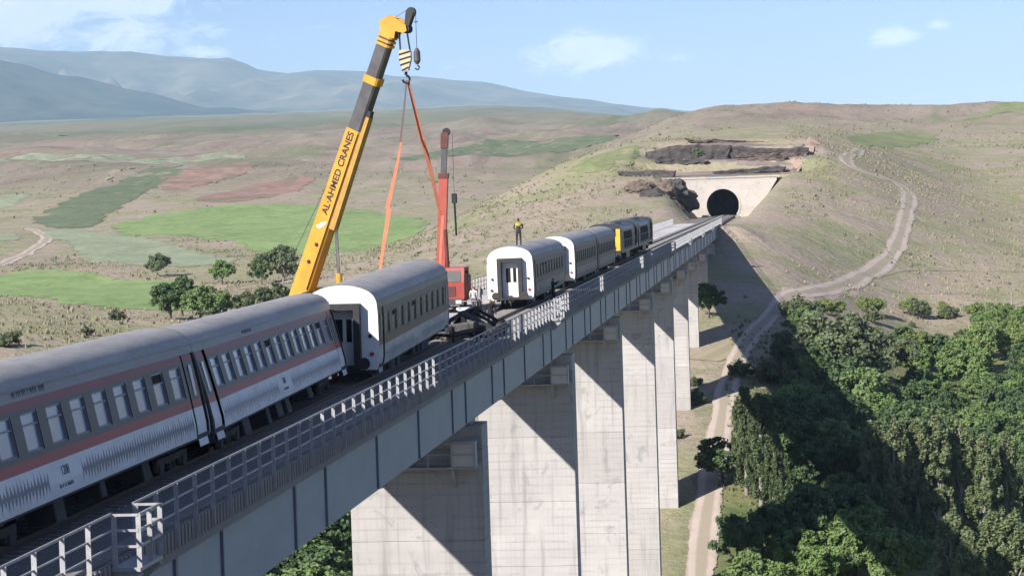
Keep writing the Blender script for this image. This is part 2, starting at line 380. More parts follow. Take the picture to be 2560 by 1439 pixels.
def crop(name, a, b, rows=.0, ang=.4, patch=None):
    t = NT(name); p = t.pos(); n = t.noise(p, 1/22, 6, .65, .8); n2 = t.noise(p, 1/1.6, 5, .7)
    c = t.mix(t.ramp(n, [(.35, 0), (.68, 1)]), a, b)
    c = t.mix(t.ramp(t.noise(t.pos('world', (1, .45, 1)), 1/9, 6, .7, 1.2), [(.45, 0), (.66, .9)]), c, tuple(min(1, k*1.12+.02) for k in (a[0]*1.15, a[1], a[2])))
    c = t.mix(t.ramp(t.noise(t.pos('world', (1, .6, 1)), 1/15, 6, .75, 1.6), [(.48, 0), (.64, .8)]), c, tuple(k*.72 for k in a))
    c = t.mix(t.ramp(n2, [(.45, 0), (.7, .5)]), c, tuple(k*.62 for k in a))
    if rows:
        w = t.n.new('ShaderNodeTexWave'); w.inputs['Scale'].default_value = rows; w.inputs['Distortion'].default_value = 3; w.inputs['Detail'].default_value = 2
        t.l.new(t.pos('world', (1, 1, 1), (0, 0, ang)), w.inputs[0]); c = t.mix(t.math('MULTIPLY', w.outputs[1], .16), c, tuple(k*.6 for k in b))
    if patch: c = t.mix(t.ramp(t.noise(t.pos('world', (1, .5, 1)), 1/34, 5, .6, 1), [(.52, 0), (.62, .9)]), c, patch)
    t.col(c).set(.9, 0, .15); t.bump(n2, .5, .2); ragged(t, n2); return t.m
C1 = crop('young_wheat', (.225, .325, .120), (.270, .350, .155), .12, .3); C2 = crop('pale_barley', (.285, .335, .215), (.315, .355, .235), .09, 1.2)
C3 = crop('dark_clover', (.135, .180, .100), (.185, .205, .125), .06, .9); C4 = crop('ploughed_red_soil', (.345, .225, .180), (.285, .190, .150), .2, .2, (.195, .175, .120))
C5 = crop('thin_meadow', (.215, .250, .115), (.250, .270, .140), .05, .6)
FIELDS = [('wheat_field', [(-178, 530), (-170.4, 558), (-147.6, 529), (-133.2, 517), (-124.3, 512), (-104, 452), (-90.1, 406), (-92.8, 395), (-100.6, 395), (-114.1, 406), (-127.4, 421), (-152.1, 474), (-168, 486)], C1, .14, 'nearest green wheat field beyond the coach roofs'),
 ('barley_field', [(-248.2, 810), (-243.2, 825), (-211.2, 782), (-171.4, 689), (-143.9, 632), (-120.7, 554), (-124.8, 548), (-136.3, 547), (-151.2, 559), (-183.4, 639), (-198.7, 681), (-214.1, 730)], C2, .14, 'pale green lens shaped barley field above the lone bush'),
 ('wheat_field', [(-226.5, 824), (-231.2, 873), (-220.5, 900), (-211.9, 934), (-191.2, 937), (-177.7, 930), (-151, 879), (-130.3, 837), (-111.9, 783), (-105.4, 721), (-100, 668), (-108, 640), (-112.6, 587), (-124.1, 606), (-149.2, 675), (-169.6, 715), (-189.1, 736), (-217, 794)], C1, .14, 'large bright green wheat field behind the yellow crane boom'),
 ('clover_field', [(-274.4, 886), (-284.4, 955), (-301.3, 1066), (-321.6, 1217), (-332.1, 1332), (-299.5, 1242), (-271.4, 1073), (-258, 969), (-244.5, 890), (-228.9, 818), (-246.3, 826)], C3, .14, 'dark green field climbing the slope'),
 ('ploughed_field', [(-289.6, 1142), (-301, 1223), (-291.4, 1251), (-293.6, 1336), (-270.7, 1284), (-250.9, 1149), (-254.5, 1076), (-262.7, 1035)], C4, .14, 'reddish ploughed field on the middle slope'),
 ('ploughed_field', [(-237, 981), (-236.7, 1075), (-222.1, 1145), (-213, 1136), (-200.4, 1015), (-208.9, 948), (-223.7, 945)], C4, .14, 'streaky reddish field just above the bright wheat'),
 ('clover_field', [(-220, 1394), (-201, 1447), (-171, 1600), (-120, 1620), (-92, 1480), (-107.8, 1310), (-139, 1270), (-173.8, 1251), (-197, 1220)], C3, .14, 'long dark green field behind the red crane'),
 ('wheat_field', [(-57, 622), (-50, 632), (-42, 642), (-37, 642), (-36, 618), (-43.5, 600), (-52, 606)], C5, .14, 'green plot on the slope beside the rock cutting'),
 ('wheat_field', [(14, 740), (19.9, 905), (36.1, 1051), (56.6, 1014), (57.6, 979), (37, 870), (22, 770)], C5, .14, 'green meadow at the top of the winding dirt road'),
 ('barley_field', [(69, 1139), (101.5, 1309), (120, 1320), (150, 1290), (135, 1190), (89.9, 1161)], C5, .14, 'green strip of field near the skyline'),
 ('barley_field', [(-351.9, 1058), (-323.7, 1064), (-308.4, 997), (-311.2, 935)], C2, .14, 'small pale field at the frame edge above the road'),
 ('barley_field', [(-265, 782), (-248.3, 797), (-234.6, 759), (-232, 685)], C2, .14, 'small pale field inside the road bend'),
 ('barley_field', [(-481.2, 1510), (-432.4, 1560), (-356.1, 1530), (-330.4, 1550), (-319.7, 1413), (-384.4, 1456), (-459, 1440)], C2, .14, 'thin pale green strip of far field')]
for i, (nm, poly, mt, lf, lb) in enumerate(FIELDS): drape(nm, poly, mt, lf, lb, seed=i*7)

def road_material(name, a, b, grass):
    t = NT(name); p = t.pos(); n = t.noise(p, .35, 5, .6); n2 = t.noise(p, 2.2, 5, .7)
    u = t.n.new('ShaderNodeUVMap').outputs[0]; x = t.xyz(u)[0]
    d = t.math('ABSOLUTE', t.math('SUBTRACT', t.math('ABSOLUTE', t.math('SUBTRACT', x, .5)), .25))
    rut = t.ramp(t.math('ADD', d, t.math('MULTIPLY', t.math('SUBTRACT', n2, .5), .12)), [(.065, 1), (.13, 0)])
    c = t.mix(t.ramp(n, [(.35, 0), (.7, 1)]), a, b)
    c = t.mix(rut, t.mix(.8, c, grass), c); t.col(c).set(.95, 0, .1); t.bump(n2, .4, .08); ragged(t, n2); return t.m
M_ROAD = road_material('dirt_ruts', (.540, .450, .390), (.470, .390, .335), (.330, .285, .210)); M_PATH = road_material('faint_path', (.350, .305, .215), (.320, .280, .195), (.280, .250, .165))
def road(name, pts, w, mat, label, lift=.085):
    pts = np.array(pts, float)
    for _ in range(3):
        q = np.repeat(pts, 2, 0)[1:-1]; a, b = pts[:-1], pts[1:]
        q = np.stack([a*.75+b*.25, a*.25+b*.75], 1).reshape(-1, 2); pts = np.concatenate([pts[:1], q, pts[-1:]])
    d = np.r_[0, np.cumsum(np.hypot(*np.diff(pts, axis=0).T))]; s = np.arange(0, d[-1], 1.5)
    c = np.stack([np.interp(s, d, pts[:, 0]), np.interp(s, d, pts[:, 1])], -1)
    tn = np.gradient(c, axis=0); tn /= np.hypot(*tn.T)[:, None]+1e-9; nr = np.stack([tn[:, 1], -tn[:, 0]], -1)
    us = np.linspace(0, 1, 9); V = []; ww = w*(1+.25*fbm(s/9, s*0, 77))
    for u in us: V.append(c+nr*((u-.5)*ww)[:, None])
    V = np.array(V); Z = H(V[..., 0], V[..., 1])+lift
    Z[0] -= lift*.8; Z[-1] -= lift*.8
    V = np.concatenate([V, Z[..., None]], -1).reshape(-1, 3); m = len(s); I = np.arange(9*m).reshape(9, m)
    Q = np.stack([I[:-1, :-1], I[:-1, 1:], I[1:, 1:], I[1:, :-1]], -1).reshape(-1, 4)[:, ::-1]
    me = np_mesh(name, V, Q, mat, True)
    me.attributes.new('rim', 'FLOAT', 'POINT').data.foreach_set('value', np.repeat(np.clip(np.minimum(us, 1-us)*4, 0, 1), m).astype(np.float32))
    uv = me.uv_layers.new(name='UVMap'); uu = np.repeat(us, m)
    li = np.zeros(len(me.loops), np.int32); me.loops.foreach_get('vertex_index', li)
    uv.data.foreach_set('uv', np.stack([uu[li], np.zeros(len(li))], -1).astype(np.float32).ravel())
    return tag(link(name, me), label, None, None, 'structure')
road('dirt_road', [(-1.6, 405), (3.3, 421), (8.3, 442), (14.2, 475), (18.8, 499), (21.2, 517), (24, 551), (26.5, 587), (27.3, 612), (24.3, 622), (18.9, 616), (14.2, 615), (12.7, 623), (14.6, 646), (17.6, 690), (19, 720)], 4.8, M_ROAD, 'two rut dirt road winding up the hill')
road('dirt_road', [(-11, 225), (-10.6, 264), (-10.7, 271), (-10.6, 282), (-10.2, 299), (-9.9, 316), (-9.5, 335), (-8.5, 352), (-6.5, 369), (-3.7, 386), (-1.6, 405), (1.2, 416)], 4.0, M_ROAD, 'rutted dirt road passing beside the piers', .10)
drape('bare_earth', [(-6, 388), (-3.2, 400), (-2.6, 412), (2, 424), (8, 437), (13, 447), (10, 436), (7.5, 424), (3.8, 411), (0, 398), (-3, 388)], crop('trodden_earth', (.47, .385, .325), (.41, .335, .28)), .06, 'broad bare patch where the dirt roads meet', jag=1.0, seed=71)
road('dirt_road', [(-13, 352), (-10, 358), (-7, 367)], 6.0, M_PATH, 'bare earth patch at the pier foot', .09)
road('foot_path', [(13.1, 464), (18, 482), (23.8, 493), (34.4, 503), (44.6, 497), (60, 492)], 1.0, M_PATH, 'faint pale path across the lower slope')
road('foot_path', [(16.7, 457), (26, 466), (34.8, 459), (40.8, 456)], .9, M_PATH, 'faint pale path above the wood')
road('dirt_road', [(-180.9, 553), (-197.5, 623), (-204.8, 664), (-214.8, 712), (-232.1, 774), (-241.9, 798), (-260.2, 840)], 5.0, M_ROAD, 'dirt road bending between the far fields')
road('dirt_road', [(-305.8, 1057), (-323.3, 1172), (-344.4, 1304)], 5.0, M_PATH, 'straight pale track climbing the far slope')
road('dirt_road', [(-730, 2330), (-640, 2345), (-560, 2370)], 14, M_PATH, 'thin pale road on the distant plain')
# ------------------------------------------------------------------ viaduct
def concrete(name, a, b, lift=4.0, lines=True, stain=.5):
    t = NT(name); p = t.pos(); x, y, z = t.xyz(p)
    big = t.noise(t.pos('world', (.35, .35, .9)), .55, 6, .62, .6); fine = t.noise(p, 3.5, 6, .7)
    streak = t.noise(t.pos('world', (2.2, 2.2, .16)), 1.0, 5, .65)
    c = t.mix(t.ramp(big, [(.34, 0), (.66, 1)]), a, b)
    # each pour has its own tone
    cell = t.math('FLOOR', t.math('MULTIPLY', z, 1/lift)); wn_ = t.n.new('ShaderNodeTexWhiteNoise'); wn_.noise_dimensions = '2D'
    cm = t.n.new('ShaderNodeCombineXYZ'); t.l.new(cell, cm.inputs[0]); t.l.new(t.math('FLOOR', t.math('MULTIPLY', y, 1/20)), cm.inputs[1]); t.l.new(cm.outputs[0], wn_.inputs[0])
    c = t.mix(t.math('MULTIPLY', wn_.outputs[0], .75), c, tuple(k*.70 for k in a))
    if lines:
        def line(v, period, w):
            f = t.math('FRACT', t.math('MULTIPLY', v, 1/period)); return t.math('LESS_THAN', f, w/period)
        g = t.math('MAXIMUM', t.math('MULTIPLY', line(z, .50, .09), .75), t.math('MULTIPLY', line(x, .30, .05), .38))
        g = t.math('MULTIPLY', g, t.ramp(t.noise(t.pos('world', (1, 1, 1)), .45, 4, .6), [(.40, 0), (.60, 1)]))
        c = t.mix(t.math('MULTIPLY', g, .52), c, tuple(k*.45 for k in a))
    c = t.mix(t.math('MULTIPLY', t.ramp(streak, [(.52, 0), (.72, 1)]), stain), c, tuple(k*.52 for k in a))
    blot = t.ramp(t.noise(p, .7, 6, .7, .8), [(.58, 0), (.66, 1)])
    c = t.mix(t.math('MULTIPLY', blot, .60), c, (.24, .25, .24))
    t.col(c).set(.9, 0, .2); t.bump(fine, .25, .03); return t.m
M_PIER = concrete('pier_concrete', (.530, .502, .490), (.425, .408, .402), 4.0, True, .8)
M_DECK = concrete('deck_concrete', (.640, .610, .590), (.540, .515, .500), 50, False, .25)
M_BEAM = concrete('edge_beam_concrete', (.330, .310, .300), (.260, .250, .245), 50, False, .5)
M_STEEL = simple('girder_paint', (.310, .365, .470), (.255, .305, .400), 1.3, .45, 0, 0, 'world', (.3, .3, 1), .4)
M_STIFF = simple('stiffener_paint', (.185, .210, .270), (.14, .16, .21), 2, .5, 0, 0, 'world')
M_GALV = simple('galvanised_steel', (.42, .42, .43), (.30, .30, .32), 5, .5, .15, 0, 'world')
M_RAIL = simple('rail_steel', (.085, .062, .052), (.05, .04, .036), 4, .45, .5, 0, 'world')
M_BALLAST = simple('ballast', (.215, .198, .188), (.120, .108, .102), 9, .95, 0, .8, 'world')
M_SLEEPER = simple('concrete_sleeper', (.270, .255, .240), (.190, .178, .168), 5, .9, 0, .2, 'world')
M_DARK = simple('dark_iron', (.030, .028, .028), (.015, .014, .014), 4, .6, .2)
Y0, Y1 = -14.0, 486.0
VX0, VX1 = -23.0, -13.80
vd = empty('railway_viaduct', (-17, 0, 0), label='tall railway viaduct with blue grey steel girder on pale concrete piers', cat='viaduct')
def vb(mb, name, mat, parent=None, smooth=False):
    o = mb.build(name, mat, parent or vd, smooth)
    if parent is None: o.location = (17, 0, 0)
    return o
vb(MB().box(VX0, VX1, Y0, Y1, -.46, 0), 'deck', M_DECK)
vb(MB().box(-19.55, -14.00, Y0, 472, -2.50, -.462), 'box_girder', M_STEEL)
fl = MB(); fl.box(-19.65, -13.972, Y0, 472, -2.545, -2.502); fl.box(-13.998, -13.82, Y0, 472, -.66, -.60)
vb(fl, 'flange', M_STEEL)
eb = MB(); eb.box(-13.798, -13.70, Y0, Y1, -.60, -.40); eb.box(-13.798, -13.74, Y0, Y1, -.40, .06); vb(eb, 'edge_beam', M_BEAM)
lb = MB(); lb.box(-23.10, -23.002, Y0, Y1, -.6, .10); vb(lb, 'edge_beam', M_BEAM)
# vertical ribs of the edge beam: the near ones singly, the rest as one part
rib_me = MB().cbox(-.03, .03, -.085, .085, -.42, .05, .01).mesh('rib', M_BEAM)
yy = 40.0
while yy < 108:
    o = link('rib', rib_me, vd, (-13.71+17, yy, -.0)); yy += .32
rest = MB()
while yy < Y1: rest.box(-13.74, -13.685, yy-.10, yy+.10, -.40, .0); yy += .32
tag(vb(rest, 'ribbing', M_BEAM), kind='stuff')
# web panels between stiffeners
stiff = [36.6, 45.9, 55.2, 59.9, 68.9, 73.6, 82.9, 92.3, 101.6, 105.8, 115.3, 120.1, 129.5, 139.3]
while stiff[-1] < 455: stiff += [stiff[-1]+4.7, stiff[-1]+4.7+9.4]
for a, b in zip(stiff[:-1], stiff[1:]):
    vb(MB().box(-13.998, -13.965, a+.10, b-.10, -2.50, -.664), 'web_panel', M_STEEL)
for k, a in enumerate(stiff):
    m = MB().box(-13.998, -13.90, a-.045, a+.045, -2.50, -.664)
    if k % 2 == 0: m.box(-13.964, -13.945, a+.16, a+.34, -2.48, -.70)
    vb(m, 'stiffener', M_STIFF)
# piers
PIERS = [20.0, 64.5, 109.8, 155.5, 199.2, 245.8, 285.5, 325.8, 360.0, 403.0, 440.0]
px0, px1, pth = -19.72, -13.82, 2.2
def pier(yf):
    gz = float(min(H(px0, yf), H(px1, yf), H(px0, yf+pth), H(px1, yf+pth)))-2.0
    m = MB(); z = -2.95; top = z
    m.box(px0+.5, px1-.5, yf+.3, yf+pth-.3, -2.95, -2.57)
    while z > gz:
        z2 = max(gz, (math.floor(z/4.0-.001))*4.0)
        m.cbox(px0, px1, yf, yf+pth, z2+.03, z, .012)
        if z2 > gz: m.box(px0+.03, px1-.03, yf+.03, yf+pth-.03, z2-.002, z2+.032)
        z = z2-.002
    o = vb(m, 'pier', M_PIER)
    # foundation plinth
    # inspection platform hung under the girder in front of the pier head
    q = MB(); q.box(px0+.5, px1-.15, yf-1.15, yf-.004, -4.72, -4.64)
    for xx in np.linspace(px0+.6, px1-.2, 6): q.bar((xx, yf-1.12, -4.64), (xx, yf-1.12, -3.62), .05, .05)
    for zz in (-3.62, -4.1): q.bar((px0+.55, yf-1.12, zz), (px1-.17, yf-1.12, zz), .045, .045)
    for xx in (px0+1.2, px1-1.2): q.bar((xx, yf-.02, -5.6), (xx, yf-1.0, -4.73), .08, .08)
    pl = q.build('inspection_platform', M_GALV, o)
    bx = MB().box(px1-1.25, px1-.16, yf-1.10, yf-.40, -4.63, -3.55).build('sunlit_patch_box', M_DECK, o)  # added pale box standing in for a sunlit patch on the pier head
    pf = MB().cbox(px0-.9, px1+.9, yf-1.2, yf+pth+1.2, gz-.5, gz+1.4, .05).build('footing', M_PIER, o)
    return o
for yf in PIERS: pier(yf)
ab = MB(); ab.box(-22.9, -13.9, 462, 485.9, -9.5, -2.58); ab.box(-22.9, -13.9, 472.2, 485.9, -2.58, -.47); ab.box(-13.9, -13.4, 474, 488, -9.5, .02); vb(ab, 'abutment', M_PIER)

# refuge balconies
REF = [50.0, 142.4, 235.0, 281.2, 327.4, 373.6, 419.8]
BX = -13.08
def balcony(y):
    m = MB(); m.box(-13.69, BX-.02, y-.9, y+.9, -.10, -.02)
    for s in (-.75, .75):
        m.bar((-13.68, y+s, -.62), (BX-.06, y+s, -.12), .07, .16)
        m.bar((-13.68, y+s, -.16), (BX-.05, y+s, -.16), .06, .10)
    o = vb(m, 'refuge_balcony', M_GALV)
    q = MB()
    for xx, ys in ((BX-.04, (-.86, 0, .86)), (-13.62, (-.86, .86))):
        for s in ys: q.box(xx-.05, xx+.05, y+s-.012, y+s+.012, -.02, 1.05)
    for zz in (.40, .72, 1.03):
        q.bar((-13.70, y-.86, zz), (BX-.04, y-.86, zz), .05, .05); q.bar((-13.70, y+.86, zz), (BX-.04, y+.86, zz), .05, .05); q.bar((BX-.04, y-.86, zz), (BX-.04, y+.86, zz), .05, .05)
    q.build('balcony_rail', M_GALV, o)
for y in REF: balcony(y)

def railing(x, label, post_w, lo, refs, sgn):
    e = empty('bridge_railing', (x, 0, 0), label=label, cat='railing')
    pm = MB().box(-post_w/2, post_w/2, -.012, .012, lo, 1.05).add([], []).mesh('post', M_GALV)
    yp = 45.67-1.75*16; ys = []
    while yp < Y1-.5:
        if not any(abs(yp-r) < .87 for r in refs): ys.append(yp)
        yp += 1.75
    for v in ys[:299]: link('post', pm, e, (0, v, 0))
    ends = [ys[0]-.9]+sum(([r-.86, r+.86] for r in refs), [])+[ys[-1]+.2]
    for zz, h in ((1.05, .050), (.72, .034), (.40, .034)):
        for a, b in zip(ends[0::2], ends[1::2]):
            if b > a: MB().bar((.02*sgn, a, zz), (.02*sgn, b, zz), .036, h).build('rail', M_GALV, e)
    return e
railing(-13.66, 'galvanised three bar railing along the sunless edge of the viaduct', .10, -.36, REF, -1)
railing(-22.92, 'galvanised railing on the far edge of the viaduct behind the trains', .10, 0.0, [], 1)

# track
def xt(y): return -16.88+max(0, y-290)/295*.83
tr = empty('railway_track', (0, 0, 0), label='single railway track of two rusty rails running into the tunnel', cat='railway track')
ys = list(np.arange(-14, 650, 6.0))
def strip(name, offs, mat):
    m = MB(); m.loft([[(xt(y)+u, y, w) for u, w in offs] for y in ys]); return m.build(name, mat, tr)
strip('ballast_bed', [(-2.3, .004), (-1.35, .15), (1.35, .15), (2.05, .12), (2.6, .10), (2.6, .004)], M_BALLAST)
for s in (-.72, .72):
    strip('rail', [(s-.075, .19), (s-.075, .205), (s-.02, .22), (s-.035, .30), (s-.035, .335), (s+.035, .335), (s+.035, .30), (s+.02, .22), (s+.075, .205), (s+.075, .19)], M_RAIL)
sl = MB(); y = -13.0
while y < 600: sl.box(xt(y)-1.2, xt(y)+1.2, y-.12, y+.12, .10, .192); y += .62
tag(sl.build('sleepers', M_SLEEPER, tr), kind='stuff')
ct = MB(); ct.box(-14.26, -13.90, Y0, Y1, .003, .13); vb(ct, 'cable_trough', M_SLEEPER)

# tunnel portal
def portal():
    e = empty('tunnel_portal', (-16.05, 585, 0), label='pale concrete tunnel portal wall with a dark arched mouth', cat='tunnel')
    M_P = concrete('portal_concrete', (.580, .525, .480), (.490, .445, .410), 2.0, True, .25)
    r, cz = 3.70, 2.55                      # circular mouth cut by the track floor
    arc = [(r*math.cos(a), cz+r*math.sin(a)) for a in np.linspace(-.52, math.pi+.52, 40)]
    arc = [(x, max(z, .12)) for x, z in arc]
    xl0, xl1, xr0, xr1, zb, zt = -5.9, -12.2, 7.0, 12.9, -.6, 8.75
    # front face built as fan of quads between the mouth and the outline
    def outl(a):
        dx, dz = math.cos(a), math.sin(a); best = 1e9
        poly = [(xr0, zb), (xr1, zt), (xl1, zt-.15), (xl0, zb)]
        for (ax, az), (bx, bz) in zip(poly, poly[1:]+poly[:1]):
            ex, ez = bx-ax, bz-az; den = dx*ez-dz*ex
            if abs(den) < 1e-9: continue
            t_ = (ax*ez-(az-cz)*ex)/den; s_ = (ax*dz-(az-cz)*dx)/den
            if t_ > 0 and -1e-6 <= s_ <= 1+1e-6: best = min(best, t_)
        return (dx*best, cz+dz*best)
    angs = np.linspace(-.62, math.pi+.62, 90); m = MB(); v = []; f = []
    for a in angs:
        mx, mz = r*math.cos(a), cz+r*math.sin(a); ox, oz = outl(a)
        v += [(mx, -.4, mz), (ox, -.4, oz), (mx, 2.6, mz), (ox, 2.6, oz)]
    for k in range(len(angs)-1):
        b, c = 4*k, 4*k+4; f += [(b, c, c+1, b+1), (b+2, b+3, c+3, c+2), (b, b+2, c+2, c), (b+1, c+1, c+3, b+3)]
    m.add(v, f); m.build('portal_wall', M_P, e)
    c = MB(); c.box(-12.5, 13.2, -.62, 2.9, 8.70, 9.02); c.build('coping', M_P, e)
    ring = MB(); R1 = r+.42
    rr = [[(rad*math.cos(a), yv, cz+rad*math.sin(a)) for rad, yv in ((r+.01, -.55), (R1, -.55), (R1, -.39), (r+.01, -.39))] for a in np.linspace(-.55, math.pi+.55, 48)]
    ring.loft(rr); ring.build('arch_ring', M_P, e)
    tube = MB(); prof = [(r*1.005*math.cos(a), cz+r*1.005*math.sin(a)) for a in np.linspace(-.75, math.pi+.75, 30)]
    v = [(x, -.2, z) for x, z in prof]+[(x, 62, z) for x, z in prof]; n = len(prof)
    f = [(k, k+1, n+k+1, n+k) for k in range(n-1)]+[(n-1, 0, n, 2*n-1), tuple(range(n, 2*n))]
    tube.add(v, f).build('tunnel_lining', simple('dark_lining', (.10, .095, .09), (.06, .056, .054), 1, .95), e)  # lining in a mottled dark grey
    # joints of the facing blocks
    return e
portal()
fb = MB(); fb.box(-21.0, -13.4, 485.9, 588, -1.2, -.004); tag(fb.build('track_formation', M_BALLAST), 'gravel formation between the viaduct and the tunnel', None, None, 'structure')

# dark rock beds above the portal and slabs beside the cutting
def rock_mat(name, a, b):
    t = NT(name); p = t.pos(); n = t.noise(t.pos('world', (1, 1, 3.2)), .8, 7, .7, .6)
    t.col(t.mix(t.ramp(n, [(.35, 0), (.7, 1)]), a, b)).set(.95, 0, .1); t.bump(t.noise(p, 2.2, 6, .7), .9, .25); return t.m
M_ROCK = rock_mat('dark_rock_with_shade', (.060, .055, .056), (.125, .112, .108)); M_ROCK2 = rock_mat('brown_rock', (.120, .090, .078), (.215, .165, .140)); M_PINK = rock_mat('pink_marl', (.42, .30, .245), (.34, .245, .20))  # first one: dark rock with the shade of the beds put into its colour
def ledge(pts, h, mat, label, seed, rough=.7, name='rock_ledge'):
    """a bed of rock: pts (x, y, ztop) along its edge, h its face height"""
    pts = np.array(pts, float); d = np.r_[0, np.cumsum(np.hypot(*np.diff(pts[:, :2], axis=0).T))]
    s = np.linspace(0, d[-1], max(24, int(d[-1]/.45))); P = np.stack([np.interp(s, d, pts[:, k]) for k in range(3)], -1)
    hh = np.interp(s, np.linspace(0, d[-1], len(h)), h)*(1+.35*fbm(s/2.2, s*0, seed, 3)); hh = hh*np.minimum(1, np.minimum(s, d[-1]-s)/1.2+.25)
    rows = []
    P[:, 2] += .45*fbm(s/2.5, s*0+4, seed+2, 3)
    back = P.copy(); back[:, 1] += 3.2; back[:, 2] -= .25; rows.append(back)
    for k in range(9):
        t_ = k/8; q = P.copy()
        q[:, 2] -= hh*t_
        q[:, 1] += -rough*(fbm(s/1.1+k*.35, s*0+k*1.7, seed+9, 3))-.35*((k*37+seed*13) % 5)/5+.25*t_-.2
        q[:, 0] += .3*fbm(s/.8, s*0+k*2.1, seed+30, 2)
        rows.append(q)
    V = np.array(rows); m, n = V.shape[:2]; I = np.arange(m*n).reshape(m, n)
    Q = np.stack([I[:-1, :-1], I[:-1, 1:], I[1:, 1:], I[1:, :-1]], -1).reshape(-1, 4)
    return tag(link(name, np_mesh(name, V.reshape(-1, 3), Q, mat, False)), label, 'rock')
ledge([(-36, 628.5, 15.6), (-31, 628, 17.1), (-24, 628, 17.3), (-15, 628, 16.8)], [2.8, 4.4, 4.8, 4.4, 3.8], M_ROCK, 'thick dark rock bed above the portal with a tree at its foot', 41, .9)
ledge([(-15.5, 628.2, 16.5), (-8, 628.4, 16.1), (-2, 628, 15.9), (4.2, 627.5, 15.9)], [3.6, 3.2, 3.2, 3.4], M_ROCK, 'dark layered rock bed ending at the pink slope', 43, .8)
ledge([(-16.5, 628.3, 14.7), (-8, 628, 14.6), (2, 627.8, 14.4)], [.8, 1.1, .9], M_ROCK2, 'thin brown rock band below the dark bed', 47, .5)
ledge([(-27, 646, 19.4), (-20, 646, 18.7), (-14, 646, 18.4), (-6, 646, 17.7)], [.5, .9, .6, .8], M_ROCK2, 'topmost broken row of rocks above the portal', 51, .6)
ledge([(-19, 609.5, 10.3), (-12, 609, 10.9), (-1.5, 608, 11.3)], [.7, 1.3, 1.5], M_ROCK, 'low dark rock bed just above the portal coping', 55, .5)
ledge([(-40.5, 592, 10.9), (-34, 591.5, 11.2), (-26.8, 590, 10.7)], [2.2, 2.6, 2.8], M_ROCK, 'dark jutting rock shelf beside the portal', 59, .8)
ledge([(-33, 615.5, 13.4), (-27, 615, 13.7), (-20, 614.6, 13.2)], [1.0, 1.6, 1.0], M_ROCK, 'dark rock step in front of the thick dark bed', 63, .7)
ledge([(-17, 616, 13.0), (-10, 615.6, 13.2), (-1, 615, 13.3)], [.7, 1.3, 1.1], M_ROCK2, 'brown crumbling rock step above the low dark bed', 67, .7)
drape('pink_marl_slope', [(-3.6, 589), (-1, 592), (1.5, 612), (5.5, 632), (9, 652), (4.5, 652), (3.2, 632), (-.8, 612), (-3.4, 600)], M_PINK, .16, 'bare pink earth slope beside the rock beds', jag=1.2, seed=91)
drape('pink_marl_slope', [(-9.6, 540), (-8.2, 556), (-6.5, 572), (-5.2, 584), (-6.8, 583), (-8.4, 568), (-10.4, 548)], M_PINK, .14, 'pale eroded earth beside the portal foot', jag=1.0, seed=95)
def boulder(x, y, z, size, seed, mat, label, name='rock_outcrop'):
    """a jagged outcrop: a ball cut by layered ridges"""
    bm = bmesh.new(); bmesh.ops.create_icosphere(bm, subdivisions=4, radius=1.0)
    co = np.array([v.co[:] for v in bm.verts]); q = co*np.array(size)
    r1 = ridged(q[:, 0]/2.6+seed*3.1+q[:, 2]*.35, q[:, 1]/2.2+q[:, 2]*.55, seed, 4); r2_ = fbm(q[:, 0]/1.1+seed, q[:, 2]/.7+q[:, 1]*.4, seed+4, 3)
    lay = np.floor(q[:, 2]/.55+.6*fbm(q[:, 0]/3, q[:, 1]/3, seed+8, 2)); step_ = ((lay*7919+seed*13) % 5)/5
    f = .62+.42*r1+.16*r2_+.16*step_
    for v, c, k in zip(bm.verts, co, f): v.co = Vector(c*np.array(size)*k)
    me = bpy.data.meshes.new(name); bm.to_mesh(me); bm.free(); me.materials.append(mat)
    o = link(name, me, None, (x, y, z), (0, 0, seed*.7)); return tag(o, label, 'rock')
SL = [(-32.0, 548, .2, (3.6, 3.2, 1.9), M_ROCK, 'low dark outcrop nearest the viaduct end'), (-30.2, 556, 2.4, (3.0, 3.6, 2.6), M_ROCK, 'dark layered outcrop above the low one'),
      (-28.6, 563, 4.0, (2.8, 3.4, 2.8), M_ROCK2, 'brown outcrop in the middle of the cutting wall'), (-27.0, 569, 4.6, (2.6, 3.2, 2.6), M_ROCK, 'dark outcrop beside the portal wing'),
      (-24.6, 575, 2.6, (1.9, 2.8, 2.2), M_ROCK, 'dark block at the portal wing foot'), (-33.5, 562, 5.4, (2.8, 3.0, 2.0), M_ROCK2, 'weathered brown outcrop at the top of the cutting'),
      (-26.2, 560, 1.2, (1.8, 2.4, 1.3), M_ROCK2, 'small brown rock low in the cutting'), (-28.8, 552, -.2, (1.7, 2.0, 1.0), M_ROCK2, 'small rock at the track side of the outcrops')]
for i, (x, y, z, sz_, m_, lb_) in enumerate(SL): boulder(x, y, z+1.1, tuple(v*1.3 for v in sz_), 3+i, m_, lb_)
drape('rubble_slope', [(-34, 589.5), (-20, 590), (-3, 590), (1, 606), (3, 626), (2, 640), (-8, 646), (-24, 647), (-33, 632), (-35, 610)], simple('rubble', (.225, .180, .165), (.135, .110, .102), .35, .95, 0, .8, 'world'), .10, 'brown rubble slope between the rock beds', jag=1.6, seed=97)

